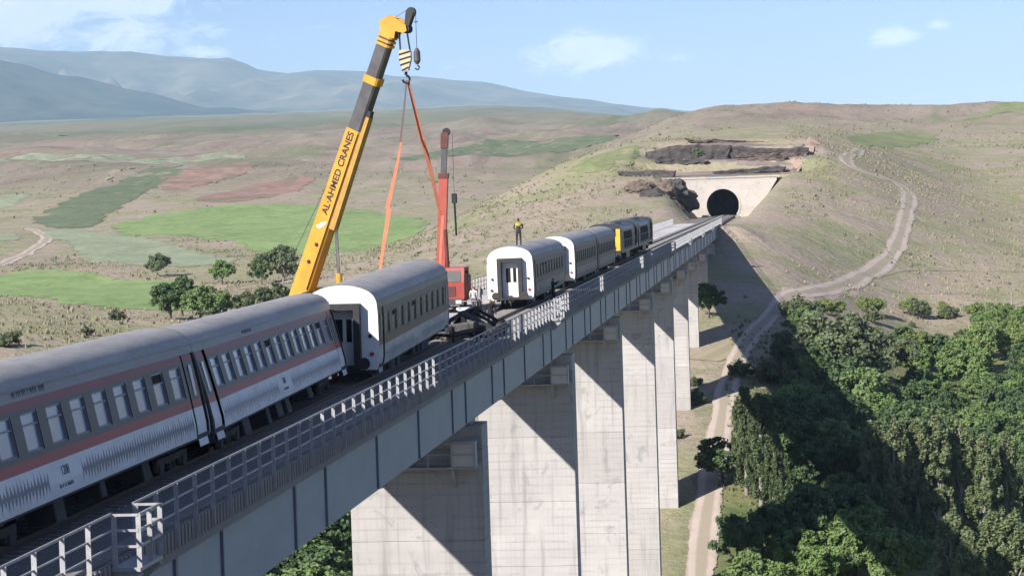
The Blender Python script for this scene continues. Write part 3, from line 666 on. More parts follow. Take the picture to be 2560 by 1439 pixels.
# ------------------------------------------------------------------ coaches
HALF = [(1.34, .55), (1.385, .85), (1.39, 1.28), (1.39, 1.58), (1.385, 2.0), (1.375, 2.55), (1.36, 2.75), (1.335, 3.0)]
ROOF = [(1.335, 3.0), (1.29, 3.12), (1.20, 3.26), (1.03, 3.40), (.78, 3.52), (.45, 3.61), (0, 3.65)]
def hx(z): return float(np.interp(z, [p[1] for p in HALF], [p[0] for p in HALF]))
def livery(name, low, red, zone, red2, band, wave=None, zs=1.53, L=21, grime=.35, tx=None):
    t = NT(name); p = t.pos('object'); x, y, z = t.xyz(p)
    r = t.n.new('ShaderNodeValToRGB'); r.color_ramp.interpolation = 'CONSTANT'; e = r.color_ramp.elements
    stops = [(0, low), (1.30/4, red), (zs/4, zone), (2.55/4, red2), (2.75/4, band)]
    while len(e) < 5: e.new(.5)
    for q, (pp, c) in zip(e, stops): q.position = pp; q.color = (*c, 1)
    t.l.new(t.math('MULTIPLY', z, .25), r.inputs[0]); c = r.outputs[0]
    if wave:
        # printed wave ornament on the lower band, left clear around the number
        tri = t.n.new('ShaderNodeMath'); tri.operation = 'PINGPONG'; t.l.new(y, tri.inputs[0]); tri.inputs[1].default_value = .115
        v1 = t.n.new('ShaderNodeCombineXYZ'); t.l.new(t.math('MULTIPLY', y, 2.3), v1.inputs[0])
        env = t.ramp(t.noise(v1.outputs[0], 1.4, 3, .6), [(.30, .22), (.70, 1)])
        v2 = t.n.new('ShaderNodeCombineXYZ'); t.l.new(t.math('MULTIPLY', y, 14), v2.inputs[0])
        jit = t.noise(v2.outputs[0], 1, 2, .6)
        hgt = t.math('MULTIPLY', t.math('MULTIPLY', t.math('POWER', t.math('MULTIPLY', tri.outputs[0], 1/.115), 1.5), env), .46)
        hgt = t.math('ADD', t.math('MULTIPLY', hgt, t.math('ADD', .35, jit)), .035)
        off = t.math('MULTIPLY', t.math('SUBTRACT', jit, .5), .16)
        ins = t.math('LESS_THAN', t.math('ABSOLUTE', t.math('ADD', t.math('SUBTRACT', z, .92), off)), hgt)
        clear = t.math('GREATER_THAN', t.math('ABSOLUTE', t.math('SUBTRACT', y, tx)), 1.25)
        inx = t.math('LESS_THAN', t.math('ABSOLUTE', t.math('SUBTRACT', y, L/2)), L/2-1.7)
        low_ = t.math('LESS_THAN', z, 1.27)
        k = t.math('MULTIPLY', t.math('MULTIPLY', ins, clear), t.math('MULTIPLY', inx, low_))
        c = t.mix(t.math('MULTIPLY', k, .9), c, wave)
    g = t.noise(t.pos('object', (1, .35, 1.2)), 1.6, 6, .65); g2 = t.noise(t.pos('object', (3, 3, .35)), 2.2, 5, .65)
    c = t.mix(t.math('MULTIPLY', t.ramp(g, [(.42, 0), (.72, 1)]), grime), c, (.10, .085, .072))
    c = t.mix(t.math('MULTIPLY', t.ramp(g2, [(.55, 0), (.75, 1)]), grime*.7), c, (.13, .11, .095))
    t.col(c).set(.5, 0, .35); return t.m
def roof_mat(name, a, b):
    t = NT(name); v = t.pos('object', (1, .25, 1)); n = t.noise(v, 2.2, 6, .65); x, y, z = t.xyz(t.pos('object'))
    rib = t.n.new('ShaderNodeTexWave'); rib.bands_direction = 'Y'; rib.inputs['Scale'].default_value = .9; t.l.new(t.pos('object'), rib.inputs[0])
    t.col(t.mix(t.ramp(n, [(.35, 0), (.7, 1)]), a, b)).set(.6, .1, .3); t.bump(rib.outputs[1], .2, .02); return t.m
M_ROOF = roof_mat('coach_roof', (.400, .385, .372), (.265, .252, .245))
M_WHITE = simple('white_end_paint', (.80, .79, .77), (.66, .65, .62), 1.8, .5, lo=.55, hi=.85)
M_RUBBER_GAP = simple('rubber_and_gap_shade', (.040, .042, .046), (.022, .022, .024), 4, .8)  # gangway rubber; also the painted shade on some end walls
M_BLACK = simple('black_recess', (.012, .012, .013), (.008, .008, .009), 3, .9)
M_GLASS = simple('curtain_and_sky_pane', (.215, .285, .430), (.165, .220, .340), .9, .18, spec=.6)  # pane colour mixes curtains with a painted blue sky reflection
M_GLASSD = simple('dirty_window', (.088, .088, .082), (.130, .125, .112), .8, .3, spec=.5)
M_FRAME = simple('window_frame', (.20, .215, .26), (.15, .16, .19), 4, .5)
M_UNDER = simple('underframe', (.050, .045, .042), (.028, .026, .025), 3, .8)
M_GREYBOX = simple('equipment_box', (.060, .058, .059), (.034, .032, .032), 3, .8)
M_WHEEL = simple('wheel_steel', (.060, .050, .045), (.035, .030, .028), 4, .5, .4)
M_LAMP = simple('lamp_black', (.05, .05, .05), (.03, .03, .03), 3, .4)
M_RED_L = simple('tail_lamp_red', (.42, .06, .05), (.3, .04, .04), 3, .4)
M_NAVY = simple('navy_print', (.035, .042, .085), (.03, .035, .07), 3, .6)
def bogie_meshes():
    w = MB()
    for s in (-1, 1):
        w.disc((s*.72, 0, .43), (1, 0, 0), .43, .12, 20); w.disc((s*.66, 0, .43), (1, 0, 0), .47, .03, 20)
    w.tube([(-1.02, 0, .43), (1.02, 0, .43)], .08, 8)
    f = MB()
    for s in (-1, 1):
        f.cbox(s*.98-.08, s*.98+.08, -1.55, 1.55, .50, .68, .02)
        for yb in (-1.2, 1.2):
            f.cbox(s*.98-.11, s*.98+.11, yb-.19, yb+.19, .28, .56, .03)
            f.tube([(s*.98, yb-.32, .36), (s*.98, yb-.32, .62)], .09, 8); f.tube([(s*.98, yb+.32, .36), (s*.98, yb+.32, .62)], .09, 8)
        f.tube([(s*.98, -.2, .3), (s*.98, -.2, .7)], .10, 8); f.tube([(s*.98, .2, .3), (s*.98, .2, .7)], .10, 8)
    f.cbox(-1.0, 1.0, -.28, .28, .46, .72, .03); f.cbox(-.95, .95, -1.52, -1.40, .48, .62, .02); f.cbox(-.95, .95, 1.40, 1.52, .48, .62, .02)
    return w.mesh('wheelset', M_WHEEL, True), f.mesh('bogie_frame', M_UNDER)
WHEELSET, BOGIE = bogie_meshes()
for p_ in WHEELSET.polygons: p_.use_smooth = False
def add_bogie(parent, Mparent, Mworld=None, y=0):
    o = link('bogie', BOGIE, parent)
    if Mworld is None: o.location = (0, y, 0)
    else: o.matrix_parent_inverse = Mparent.inverted(); o.matrix_basis = Mworld
    for yb in (-1.2, 1.2): link('wheelset', WHEELSET, o, (0, yb, 0))
    return o
def text_mesh(name, s, size, mat, bold=0):
    c = bpy.data.curves.new(name, 'FONT'); c.body = s; c.size = size; c.align_x = 'CENTER'; c.align_y = 'CENTER'; c.extrude = .004; c.offset = bold
    o = bpy.data.objects.new(name, c); COL.objects.link(o)
    me = bpy.data.meshes.new_from_object(o.evaluated_get(bpy.context.evaluated_depsgraph_get())); me.name = name
    bpy.data.objects.remove(o); bpy.data.curves.remove(c); me.materials.clear(); me.materials.append(mat); return me
def coach(label, loc, rot, L, mat, glass, nwin, group=None, open_win=(), bogies=None, lit_end=True, number=None, text_y=None, blind=(), name='passenger_coach', end_mat=None):
    e = empty(name, loc, rot, label, 'train coach', group)
    ME = Matrix.LocRotScale(Vector(loc), __import__('mathutils').Euler(rot), None)
    z0w, z1w = 1.64, 2.48
    zone0, zone1 = 1.55, L-1.55; pit = (zone1-zone0)/nwin; ww = pit*.64
    wins = [(zone0+pit*(k+.5)-ww/2, zone0+pit*(k+.5)+ww/2) for k in range(nwin)]
    ybr = [.10, .30, 1.30, 1.55]+[v for w in wins for v in w]+[L-1.55, L-1.30, L-.30, L-.10]
    ybr = [0]+ybr+[L]
    zbr = [.55, .85, 1.28, 1.58, z0w, 2.0, z1w, 2.55, 2.75, 3.0]
    for s in (1, -1):
        m = MB()
        for a, b in zip(ybr[:-1], ybr[1:]):
            iswin = any(abs(a-w[0]) < 1e-6 for w in wins)
            groove = (abs(a-.10) < 1e-6 or abs(a-1.30) < 1e-6 or abs(b-(L-.10)) < 1e-6 or abs(b-(L-1.30)) < 1e-6)
            isdoor = abs(a-.30) < 1e-6 or abs(b-(L-.30)) < 1e-6
            for z_, z2 in zip(zbr[:-1], zbr[1:]):
                if iswin and z_ >= z0w-1e-6 and z2 <= z1w+1e-6: continue
                if (groove or isdoor) and z2 < 2.76: continue
                x1, x2 = hx(z_), hx(z2)
                m.add([(s*x1, a, z_), (s*x1, b, z_), (s*x2, b, z2), (s*x2, a, z2)], [(0, 1, 2, 3)])
            if iswin:   # jambs
                for (aa, bb, c1, c2) in ((a, a, z0w, z1w), (b, b, z0w, z1w)):
                    m.add([(s*hx(c1), aa, c1), (s*hx(c2), aa, c2), (s*(hx(c2)-.07), aa, c2), (s*(hx(c1)-.07), aa, c1)], [(0, 1, 2, 3)])
                for c in (z0w, z1w): m.add([(s*hx(c), a, c), (s*hx(c), b, c), (s*(hx(c)-.07), b, c), (s*(hx(c)-.07), a, c)], [(0, 1, 2, 3)])
        m.build('side_wall', mat, e)
        # door leaves reach below the side sheet
        for a, b in ((.30, 1.30), (L-1.30, L-.30)):
            xx = hx(.6)-.03; door = MB()
            door.add([(s*xx, a, .30), (s*xx, b, .30), (s*(hx(.55)-.025), b, .55), (s*(hx(.55)-.025), a, .55)], [(0, 1, 2, 3)])
            for z_, z2 in zip(zbr[:-1], zbr[1:]):
                if z2 < 2.76: door.add([(s*(hx(z_)-.025), a, z_), (s*(hx(z_)-.025), b, z_), (s*(hx(z2)-.025), b, z2), (s*(hx(z2)-.025), a, z2)], [(0, 1, 2, 3)])
            d = door.build('door', mat, e); a = (a+b)/2
            MB().box(s*(hx(2.0)-.024) if s > 0 else s*(hx(2.0)-.024)-.02, s*(hx(2.0)-.024)+.02 if s > 0 else s*(hx(2.0)-.024), a-.14, a+.14, 1.62, 2.45).build('door_window', glass, d)
        for a, b in ((.10, .30), (1.30, 1.55), (L-1.55, L-1.30), (L-.30, L-.10)):
            x_ = hx(2)-.15; MB().box(min(s*x_, s*(x_-.02)), max(s*x_, s*(x_-.02)), a, b, .50, 2.75).build('door_recess', M_BLACK, e)
        fr = MB(); fh, fw_ = (z1w-z0w), ww; x_ = hx(2.06)-.045
        for (u0, u1, v0, v1) in ((0, .045, 0, fh), (fw_-.045, fw_, 0, fh), (.045, fw_-.045, 0, .045), (.045, fw_-.045, fh-.045, fh), (.045, fw_-.045, fh*.66, fh*.66+.04)):
            fr.box(-.018, .018, u0, u1, v0, v1)
        fme = fr.mesh('window', M_FRAME)
        pme = MB().box(-.028, -.020, .02, fw_-.02, .02, fh-.02).mesh('pane', glass)
        pme2 = MB().box(-.028, -.020, .02, fw_-.02, .02, fh*.66).mesh('pane', glass)
        vme = MB().add([(-.029, .04, fh*.70), (-.029, fw_-.04, fh*.70), (-.029, fw_-.04, fh-.04), (-.029, fw_*.30, fh-.04)], [(0, 1, 2, 3)]).mesh('vent_pane', M_BLACK)
        for k, (a, b) in enumerate(wins):
            y_ = a if s > 0 else b
            w_ = link('window', fme, e, (s*x_, y_, z0w), (0, 0, 0 if s > 0 else math.pi))
            if k in open_win: link('pane', pme2, w_); link('vent_pane', vme, w_); MB().box(-.045, -.03, .02, fw_-.02, fh*.6, fh-.02).build('dark_opening', M_BLACK, w_)
            else: link('pane', pme, w_)
    # roof
    half = ROOF; prof = [(x, z) for x, z in half]+[(-x, z) for x, z in half[-2::-1]]
    rm = MB(); v = []; f = []; n = len(prof); yr = [-.05, L+.05]
    for yy_ in yr: v += [(x, yy_, z) for x, z in prof]
    f = [(k, k+1, n+k+1, n+k) for k in range(n-1)]
    rf = rm.add(v, f).build('roof', M_ROOF, e, True)
    for s in (-1, 1): MB().bar((s*1.35, .05, 3.0), (s*1.35, L-.05, 3.0), .05, .05).build('gutter', M_FRAME, rf)
    fl_ = MB(); fl_.box(-1.33, 1.33, .05, L-.05, .50, .62)
    fl_.box(-.25, .25, .2, L-.2, .38, .50); fl_.build('underframe', M_UNDER, e)
    rs = random.Random(int(L*100+loc[1]))
    yv = 5.2
    while yv < L-6:
        w_ = rs.uniform(.4, 1.2)
        if rs.random() < .6: MB().cbox(.45, 1.10, yv, yv+w_, rs.uniform(-.02, .12), .50, .03).build('equipment_case', M_GREYBOX, e)
        if rs.random() < .7: MB().cbox(-1.25, -.5, yv, yv+w_*.8, .08, .50, .03).build('equipment_case', M_GREYBOX, e)
        yv += w_+rs.uniform(.5, 1.6)
    # ends
    for ye, sg in ((0, -1), (L, 1)):
        body = HALF[0:1]+HALF[1:]+ROOF[1:]; pr = [(1.30, .45)]+[(x, z) for x, z in body]; pr = pr+[(-x, z) for x, z in pr[::-1] if x > 0]
        # wall with gangway opening left out: two jambs and a lintel
        en = MB(); go, gz0, gz1 = .52, .62, 2.85
        right = [(x, z) for x, z in pr if x > 0]
        for s in (1, -1):
            rr_ = [(s*x, z) for x, z in right]
            low = [(s*go, .45)]+rr_+[(0, 3.65), (0, gz1), (s*go, gz1)]
            en.prism(low, ye-.03, ye+.10*(-sg), lambda u, w_, t_: (u, t_, w_))
        eo = en.build('end_wall', end_mat or M_WHITE, e)
        gw = MB(); d0, d1 = (ye+sg*.42, ye-sg*.10)
        for (a, b, c, d_) in ((-.74, -.50, .60, 2.95), (.50, .74, .60, 2.95), (-.50, .50, 2.72, 2.95)):
            gw.box(a, b, min(d0, d1), max(d0, d1), c, d_)
        gw.box(-.74, .74, min(d0, d1), max(d0, d1), .48, .60)
        gw.build('gangway', M_RUBBER_GAP, e)
        dr = MB(); yd = ye-sg*.14; dr.box(-.49, .49, yd-.02, yd+.02, .60, 2.72); do = dr.build('gangway_door', M_WHITE, e)
        MB().box(-.26, .02, yd+sg*.021-.006, yd+sg*.021+.006, 1.5, 2.35).build('door_glass', M_BLACK, do)
        MB().box(.16, .36, yd+sg*.021-.006, yd+sg*.021+.006, 1.5, 2.35).build('door_glass', M_BLACK, do)
        for s in (-1, 1):
            MB().disc((s*1.08, ye+sg*.07, 1.72), (0, 1, 0), .075, .08, 12).build('lamp', M_LAMP, e)
            MB().disc((s*1.13, ye+sg*.06, 1.05), (0, 1, 0), .085, .06, 12).build('tail_lamp', M_RED_L if s > 0 else M_LAMP, e)
            bu = MB(); bu.tube([(s*.87, ye, .72), (s*.87, ye+sg*.38, .72)], .09, 10); bu.disc((s*.87, ye+sg*.42, .72), (0, 1, 0), .23, .06, 16); bu.build('buffer', M_UNDER, e)
            st = MB(); st.box(min(s*.95, s*1.28), max(s*.95, s*1.28), min(ye, ye+sg*.06), max(ye, ye+sg*.06), .28, .46); st.build('step', M_UNDER, e)
        cp = MB(); cp.box(-.10, .10, min(ye, ye+sg*.45), max(ye, ye+sg*.45), .55, .72); cp.tube([(0, ye+sg*.2, .5), (.0, ye+sg*.3, .15), (.05, ye+sg*.15, .02)], .035, 6); cp.build('coupling', M_UNDER, e)
    if bogies is None: bogies = [(3.1, None), (L-3.1, None)]
    for yb, Mw in bogies:
        if Mw is None: add_bogie(e, ME, None, yb)
        else: add_bogie(e, ME, Mw)
    if number:
        for s_, size, zz, yy2 in number:
            me = text_mesh('number_print', s_, size, M_NAVY); o = link('number_print', me, e, (hx(zz)+.004, yy2, zz), (R(90), 0, R(90)))
    return e
LA = 21.0
liv_red = dict(low=(.660, .685, .750), red=(.330, .050, .062), zone=(.078, .076, .088), red2=(.230, .036, .050), band=(.250, .243, .250))
MA = livery('livery_wave_a', wave=(.085, .10, .165), L=LA, grime=.20, tx=7.6, **liv_red)
MBm = livery('livery_wave_b', wave=(.16, .18, .26), L=25.6, grime=.28, tx=12.0, **liv_red)
liv_grey = dict(low=(.500, .515, .550), red=(.230, .100, .085), zone=(.105, .100, .088), red2=(.118, .112, .100), band=(.240, .232, .222))
MC = livery('livery_grey_c', zs=1.40, wave=(.20, .23, .34), L=22.6, grime=.45, tx=11.3, **liv_grey)
liv_far = dict(low=(.240, .226, .226), red=(.170, .112, .096), zone=(.110, .095, .084), red2=(.110, .095, .084), band=(.150, .141, .137))
MD = livery('livery_far', zs=1.36, L=22.6, grime=.4, **liv_far)
RT = .30
def upr(x, y, z, rz=0): return Matrix.Translation((x, y, z)) @ Matrix.Rotation(rz, 4, 'Z')
M_TEXTD = M_NAVY
A = coach('leaning coach nearest the camera with red stripes and blue wave print', (-16.82, 45.2, .26), (0, R(-11), R(0)), LA, MA, M_GLASS, 10, 'derailed coaches with red stripes', (8,), [(3.1, upr(-16.9, 48.3, .14)), (LA-3.1, upr(-16.95, 63.1, .14))], end_mat=M_RUBBER_GAP,  # end walls coloured dark to paint the shade between coaches
      number=[('1208', .30, 1.06, 7.6)])
LB = 25.6
B = coach('leaning red striped coach jammed against the white coach end', (-16.72, 66.42, .17), (R(-.15), R(-14.5), R(2.1)), LB, MBm, M_GLASS, 13, 'derailed coaches with red stripes', (5, 11), [(3.1, upr(-16.95, 69.6, .10, R(2))), (LB-3.1, upr(-17.8, 88.6, .05, R(4)))], end_mat=M_RUBBER_GAP)  # dark end walls again paint in the shade of the gap
def sign(parent, y, z, n, seed, w, h):
    """small dark lettering too worn to read: separate strokes on the cornice band"""
    rs = random.Random(seed); m = MB(); yv = y
    for k in range(n):
        ww_ = w*rs.uniform(.7, 1.1); hh = h*rs.uniform(.85, 1.1); x = hx(z)+.003
        m.box(x-.004, x+.004, yv, yv+.028, z-hh/2, z+hh/2)
        if rs.random() < .7: m.box(x-.004, x+.004, yv+.028, yv+ww_*.7, z+hh*.5-.03, z+hh*.5)
        if rs.random() < .5: m.box(x-.004, x+.004, yv+ww_*.7, yv+ww_*.7+.026, z-hh/2, z+hh/2)
        yv += ww_+.05
    return tag(m.build('worn_lettering', M_NAVY, parent), kind='stuff')
sign(A, 5.3, 2.88, 13, 4, .15, .15); sign(B, 7.6, 2.88, 9, 7, .15, .11); sign(A, 7.05, .76, 9, 12, .08, .08); sign(B, 11.7, 1.06, 4, 13, .12, .2); sign(B, 11.6, .8, 7, 15, .08, .08)
Cc = coach('white ended coach hanging in the crane slings above the track', (-16.92, 93.5, .28), (R(.75), R(.5), R(1.05)), 22.6, MC, M_GLASSD, 10, None, (1, 4), [(3.1, upr(-16.95, 96.9, .22, R(1)))])
D1 = coach('white ended coach standing upright with a worker on its roof', (-16.86, 150.25, RT), (0, R(-.6), R(.35)), 22.6, MD, M_GLASSD, 10, None, (2, 3))
D2 = coach('grey coach behind the upright white ended one', (-16.88, 179.1, RT), (0, 0, 0), 20.6, MD, M_GLASSD, 10)
D3 = coach('grey coach coupled to the yellow fronted locomotive', (-16.88, 200.3, RT), (0, 0, 0), 20.6, MD, M_GLASSD, 10, end_mat=M_RUBBER_GAP)  # end walls dark here too, shade of the coach gap in colour
# ------------------------------------------------------------------ locomotives
M_LOCO = simple('loco_dark_paint', (.026, .032, .040), (.045, .048, .052), 1.5, .4)
M_LOCOG = simple('loco_grey_panel', (.055, .058, .066), (.035, .037, .042), 1.8, .5)
M_LOCOP = simple('loco_pale_panel', (.20, .225, .21), (.13, .145, .135), 1.8, .5)
M_YEL = simple('warning_yellow', (.70, .47, .045), (.55, .36, .04), 2, .5)
M_LROOF = simple('loco_roof', (.085, .088, .10), (.05, .052, .06), 2, .6)
def locomotive(y0, L, label, yellow, dome, name='diesel_locomotive'):
    e = empty(name, (xt(y0), y0, RT), (0, 0, 0), label, 'locomotive', 'locomotives at the head of the train')
    W_ = 1.50
    m = MB(); m.cbox(-W_, W_, .35, L-.35, 1.05, 1.28, .03); m.build('frame', M_LOCO, e)
    def body(name_, y_a, y_b, w, z1, mat):
        pr = [(w, 1.28), (w, z1-.45), (w-.12, z1-.2), (w*.62, z1-.04), (0, z1), (-w*.62, z1-.04), (-w+.12, z1-.2), (-w, z1-.45), (-w, 1.28)]
        mm = MB(); mm.prism(pr, y_a, y_b, lambda u, w_, t_: (u, t_, w_)); return mm.build(name_, mat, e)
    cabs = []
    for ya, yb in ((.5, 2.7), (L-2.7, L-.5)): cabs.append(body('cab', ya, yb, W_-.02, 3.72, M_LOCO))
    hood = body('hood', 2.72, L-2.72, 1.33, 3.50, M_LOCO)
    rf = MB(); rf.prism([(1.30, 3.10), (1.12, 3.36), (.7, 3.52), (0, 3.56), (-.7, 3.52), (-1.12, 3.36), (-1.30, 3.10)], 2.9, L-2.9, lambda u, w_, t_: (u, t_, w_)); rf.build('roof', M_LROOF, e)
    # end panel with window band
    for ya, sg, c in ((.5, -1, cabs[0]), (L-.5, 1, cabs[1])):
        MB().box(-1.30, 1.30, min(ya, ya+sg*.03), max(ya, ya+sg*.03), 1.30, 2.55).build('front_panel', M_YEL if (yellow and sg < 0) else M_LOCOG, c)
        if yellow and sg < 0:
            for s in (-1, 1): MB().box(min(s*.98, s*1.36), max(s*.98, s*1.36), ya-.05, ya-.031, 1.30, 3.25).build('corner_panel', M_YEL, c)
        for s in (-1, 1): MB().box(min(s*.08, s*.92), max(s*.08, s*.92), min(ya, ya+sg*.02), max(ya, ya+sg*.02), 2.62, 3.22).build('windscreen', M_BLACK, c)
        for s in (-1, 1): MB().disc((s*.85, ya+sg*.06, 1.55), (0, 1, 0), .13, .08, 12).build('headlamp', M_LAMP, c)
    for s in (1, -1):
        for a, b, z_, z2, mt in ((.75, 1.45, 2.45, 3.1, M_LOCOP), (1.6, 2.5, 1.45, 3.1, M_LOCOP), (3.0, 5.4, 1.4, 2.9, M_LOCOG), (5.6, L-8, 1.4, 2.9, M_BLACK), (L-7.6, L-3.2, 1.4, 2.6, M_LOCOG), (L-2.4, L-1.5, 1.5, 3.0, M_BLACK)):
            x = (W_-.02 if (a < 2.7 or a > L-2.7) else 1.33); MB().box(min(s*x, s*(x+.03)), max(s*x, s*(x+.03)), a, b, z_, z2).build('side_panel', mt, e)
        g = MB()
        for k in range(14): g.box(min(s*1.36, s*1.39), max(s*1.36, s*1.39), 5.7+k*(L-13.8)/14, 5.7+k*(L-13.8)/14+.08, 1.45, 2.85)
        g.build('grille', M_LOCOG, e)
        h = MB()
        for k in range(9):
            yv = 2.8+k*(L-5.6)/8; h.tube([(s*1.40, yv, 1.28), (s*1.40, yv, 2.15)], .02, 6)
        h.tube([(s*1.40, 2.8, 2.15), (s*1.40, L-2.8, 2.15)], .02, 6); h.build('handrail', M_GALV, e)
        for yv in (.72, 2.62): MB().tube([(s*1.46, yv, 1.3), (s*1.46, yv, 3.1)], .025, 6).build('grab_rail', M_GALV, e)
    tk = MB(); tk.cbox(-1.25, 1.25, L/2-2.6, L/2+2.6, .35, 1.02, .08); tk.build('fuel_tank', M_LOCO, e)
    for yv in dome: MB().tube([(0, yv, 3.5), (0, yv, 3.78)], [.85, .70], 16).build('roof_fan', M_LROOF, e)
    for ya, sg in ((.35, -1), (L-.35, 1)):
        b = MB(); b.box(-1.4, 1.4, min(ya, ya+sg*.12), max(ya, ya+sg*.12), .70, 1.25); b.build('buffer_beam', M_LOCO, e)
        for s in (-1, 1):
            q = MB(); q.tube([(s*.87, ya, .95), (s*.87, ya+sg*.5, .95)], .09, 10); q.disc((s*.87, ya+sg*.52, .95), (0, 1, 0), .24, .06, 16); q.build('buffer', M_UNDER, e)
    for yb in (4.2, L-4.2): add_bogie(e, None, None, yb)
    return e
locomotive(227.0, 25.0, 'dark locomotive with yellow end next to the last coach', True, (8, 11))
locomotive(252.6, 26.5, 'black leading locomotive with roof fans facing the tunnel', False, (6, 9.5, 13))

# ------------------------------------------------------------------ yellow crane
M_CRY = simple('crane_yellow', (.620, .320, .042), (.470, .230, .034), 1.2, .4, spec=.4)
M_CRK = simple('boom_charcoal', (.090, .088, .092), (.050, .048, .052), 2.0, .45)
M_CRB = simple('crane_black', (.020, .020, .022), (.012, .012, .013), 3, .5)
M_ROPE = simple('wire_rope', (.07, .07, .075), (.04, .04, .045), 9, .6, .3)
M_TYRE = simple('tyre_rubber', (.018, .018, .018), (.030, .028, .026), 4, .9)
M_CHR = simple('chrome_rod', (.55, .55, .56), (.45, .45, .46), 3, .2, .9)
M_CREAM = simple('hook_block_cream', (.62, .50, .34), (.52, .41, .28), 3, .5)
def wheel(parent, x, y, z, r=.55, w=.36):
    o = MB().disc((0, 0, 0), (1, 0, 0), r, w, 22).build('wheel', M_TYRE, parent, False, (x, y, z))
    MB().disc((0, 0, 0), (1, 0, 0), r*.55, w+.02, 14).build('hub', M_GREYBOX, o); return o
def yellow_crane():
    cy = 115.8
    e = empty('mobile_crane', (-21.6, cy, 0), (0, 0, 0), 'yellow mobile crane with charcoal telescopic boom raised over the derailed coach', 'crane')
    X = lambda x: x+21.6
    ch = MB(); ch.cbox(-1.25, 1.25, -6.2, 6.6, .75, 1.30, .05); ch.build('chassis', M_CRY, e)
    for yv in (-4.9, -3.5, 2.6, 4.2):
        for s in (-1, 1): wheel(e, s*1.05, yv, .55)
    cb_ = MB(); cb_.prism([(4.9, 1.0), (6.8, 1.0), (6.8, 1.75), (6.35, 2.55), (4.9, 2.6)], -1.2, .1, lambda u, w_, t_: (t_, u, w_)); dc = cb_.build('driver_cab', M_CRY, e)
    MB().add([(-1.0, 6.82, 1.5), (-.1, 6.82, 1.5), (-.1, 6.45, 2.42), (-1.0, 6.45, 2.42)], [(0, 1, 2, 3)]).build('windscreen', M_BLACK, dc)
    for yv in (-5.6, 1.0):
        o = MB(); o.cbox(-1.30, 1.30, yv-.2, yv+.2, .55, .85, .03)
        for s in (-1, 1): o.tube([(s*1.18, yv, .85), (s*1.18, yv, .10)], .09, 8); o.disc((s*1.18, yv, .06), (0, 0, 1), .28, .09, 14)
        o.build('outrigger', M_CRY, e)
    tt = MB(); tt.tube([(0, 0, 1.30), (0, 0, 1.55)], .85, 20); tt.build('slew_ring', M_CRB, e)
    sp = MB(); sp.cbox(-1.35, 1.15, -1.0, 1.0, 1.55, 2.15, .05); sp.build('superstructure', M_CRY, e)
    cw = MB(); cw.cbox(-1.75, -1.0, -1.25, 1.25, 1.6, 2.7, .08); cw.build('counterweight', M_CRK, e)
    oc = MB(); oc.prism([(-1.0, 1.6), (.9, 1.6), (1.1, 2.2), (.75, 3.0), (-.9, 3.0)], 1.02, 1.95, lambda u, w_, t_: (u, t_, w_)); oc.build('operator_cab', M_CRY, e)
    # boom frame: the boom leans over the coach and a little towards the camera
    foot = Vector((X(-23.30), .9, 1.75)); tip = Vector((X(-18.00), -1.2, 14.75)); ax = (tip-foot).normalized()
    hv = Vector((ax.x, ax.y, 0)).normalized(); yv_ = Vector((-hv.y, hv.x, 0)); pe = yv_.cross(ax)*-1
    if pe.z > 0: pe = -pe
    Lb = (tip-foot).length
    def P(s, t, y): return foot+ax*s+pe*t+yv_*y
    def sect(name, s0, s1, h0, h1, wy, mat, parent=e, t0=0):
        m = MB(); c = .08
        rings = []
        for s_, h in ((s0, h0), (s1, h1)):
            rings.append([P(s_, t0-h/2+c, -wy/2), P(s_, t0+h/2-c, -wy/2), P(s_, t0+h/2, -wy/2+c), P(s_, t0+h/2, wy/2-c), P(s_, t0+h/2-c, wy/2), P(s_, t0-h/2+c, wy/2), P(s_, t0-h/2, wy/2-c), P(s_, t0-h/2, -wy/2+c)])
        return m.loft(rings).build(name, mat, parent)
    base = sect('boom_base', 0, 9.30, .98, .80, .74, M_CRY)
    sect('boom_section', 9.302, 11.75, .70, .68, .62, M_CRK)
    sect('collar', 11.55, 11.90, .80, .80, .70, M_CRY)
    sect('boom_section', 11.902, Lb-.30, .64, .62, .56, M_CRK)
    for k in range(3): sect('collar', Lb-.80+k*.20, Lb-.69+k*.20, .76, .76, .66, M_CRY)
    # head: bracket reaching forward over the load
    hd = MB(); hp = [(u*.74, w_*.80) for u, w_ in ((-.5, -.42), (-.52, .62), (.1, .90), (.55, .74), (1.30, .28), (1.36, -.05), (1.10, -.16), (.55, -.02), (.45, -.42))]
    T0 = P(Lb, 0, 0)
    def wx(u, w_, t_): return T0+hv*u+Vector((0, 0, w_-.1))+yv_*t_
    for yv in (-.28, .20): hd.prism(hp, yv, yv+.08, wx)
    hd.prism([(-.37, -.33), (-.385, .50), (-.25, .50), (-.22, -.33)], -.20, .20, wx); hd.prism([(-.2, .42), (-.1, .64), (.30, .60), (.28, .42)], -.20, .20, wx); hd.build('boom_head', M_CRY, e)
    for u, w_ in ((.46, .08), (.88, .06)):
        for yv in (-.13, 0, .13): MB().disc(wx(u, w_, yv), yv_, .20, .07, 18).build('sheave', M_CRB, e)
    rs_ = MB(); rs_.prism([(.80, .10), (.98, .05), (1.30, .78), (1.12, .92), (.90, .84)], -.13, .13, wx); rs_.disc(wx(1.12, .80, 0), yv_, .23, .16, 18); rs_.build('rooster_sheave', M_CRB, e)
    MB().tube([P(2, -.56, .1), P(Lb, -.50, .1), wx(1.12, 1.03, 0)], .012, 5).build('hoist_rope', M_ROPE, e)
    MB().tube([P(-.3, -1.6, .15), P(6, -.70, .15), P(9.2, -.50, .15)], .012, 5).build('hoist_rope', M_ROPE, e)
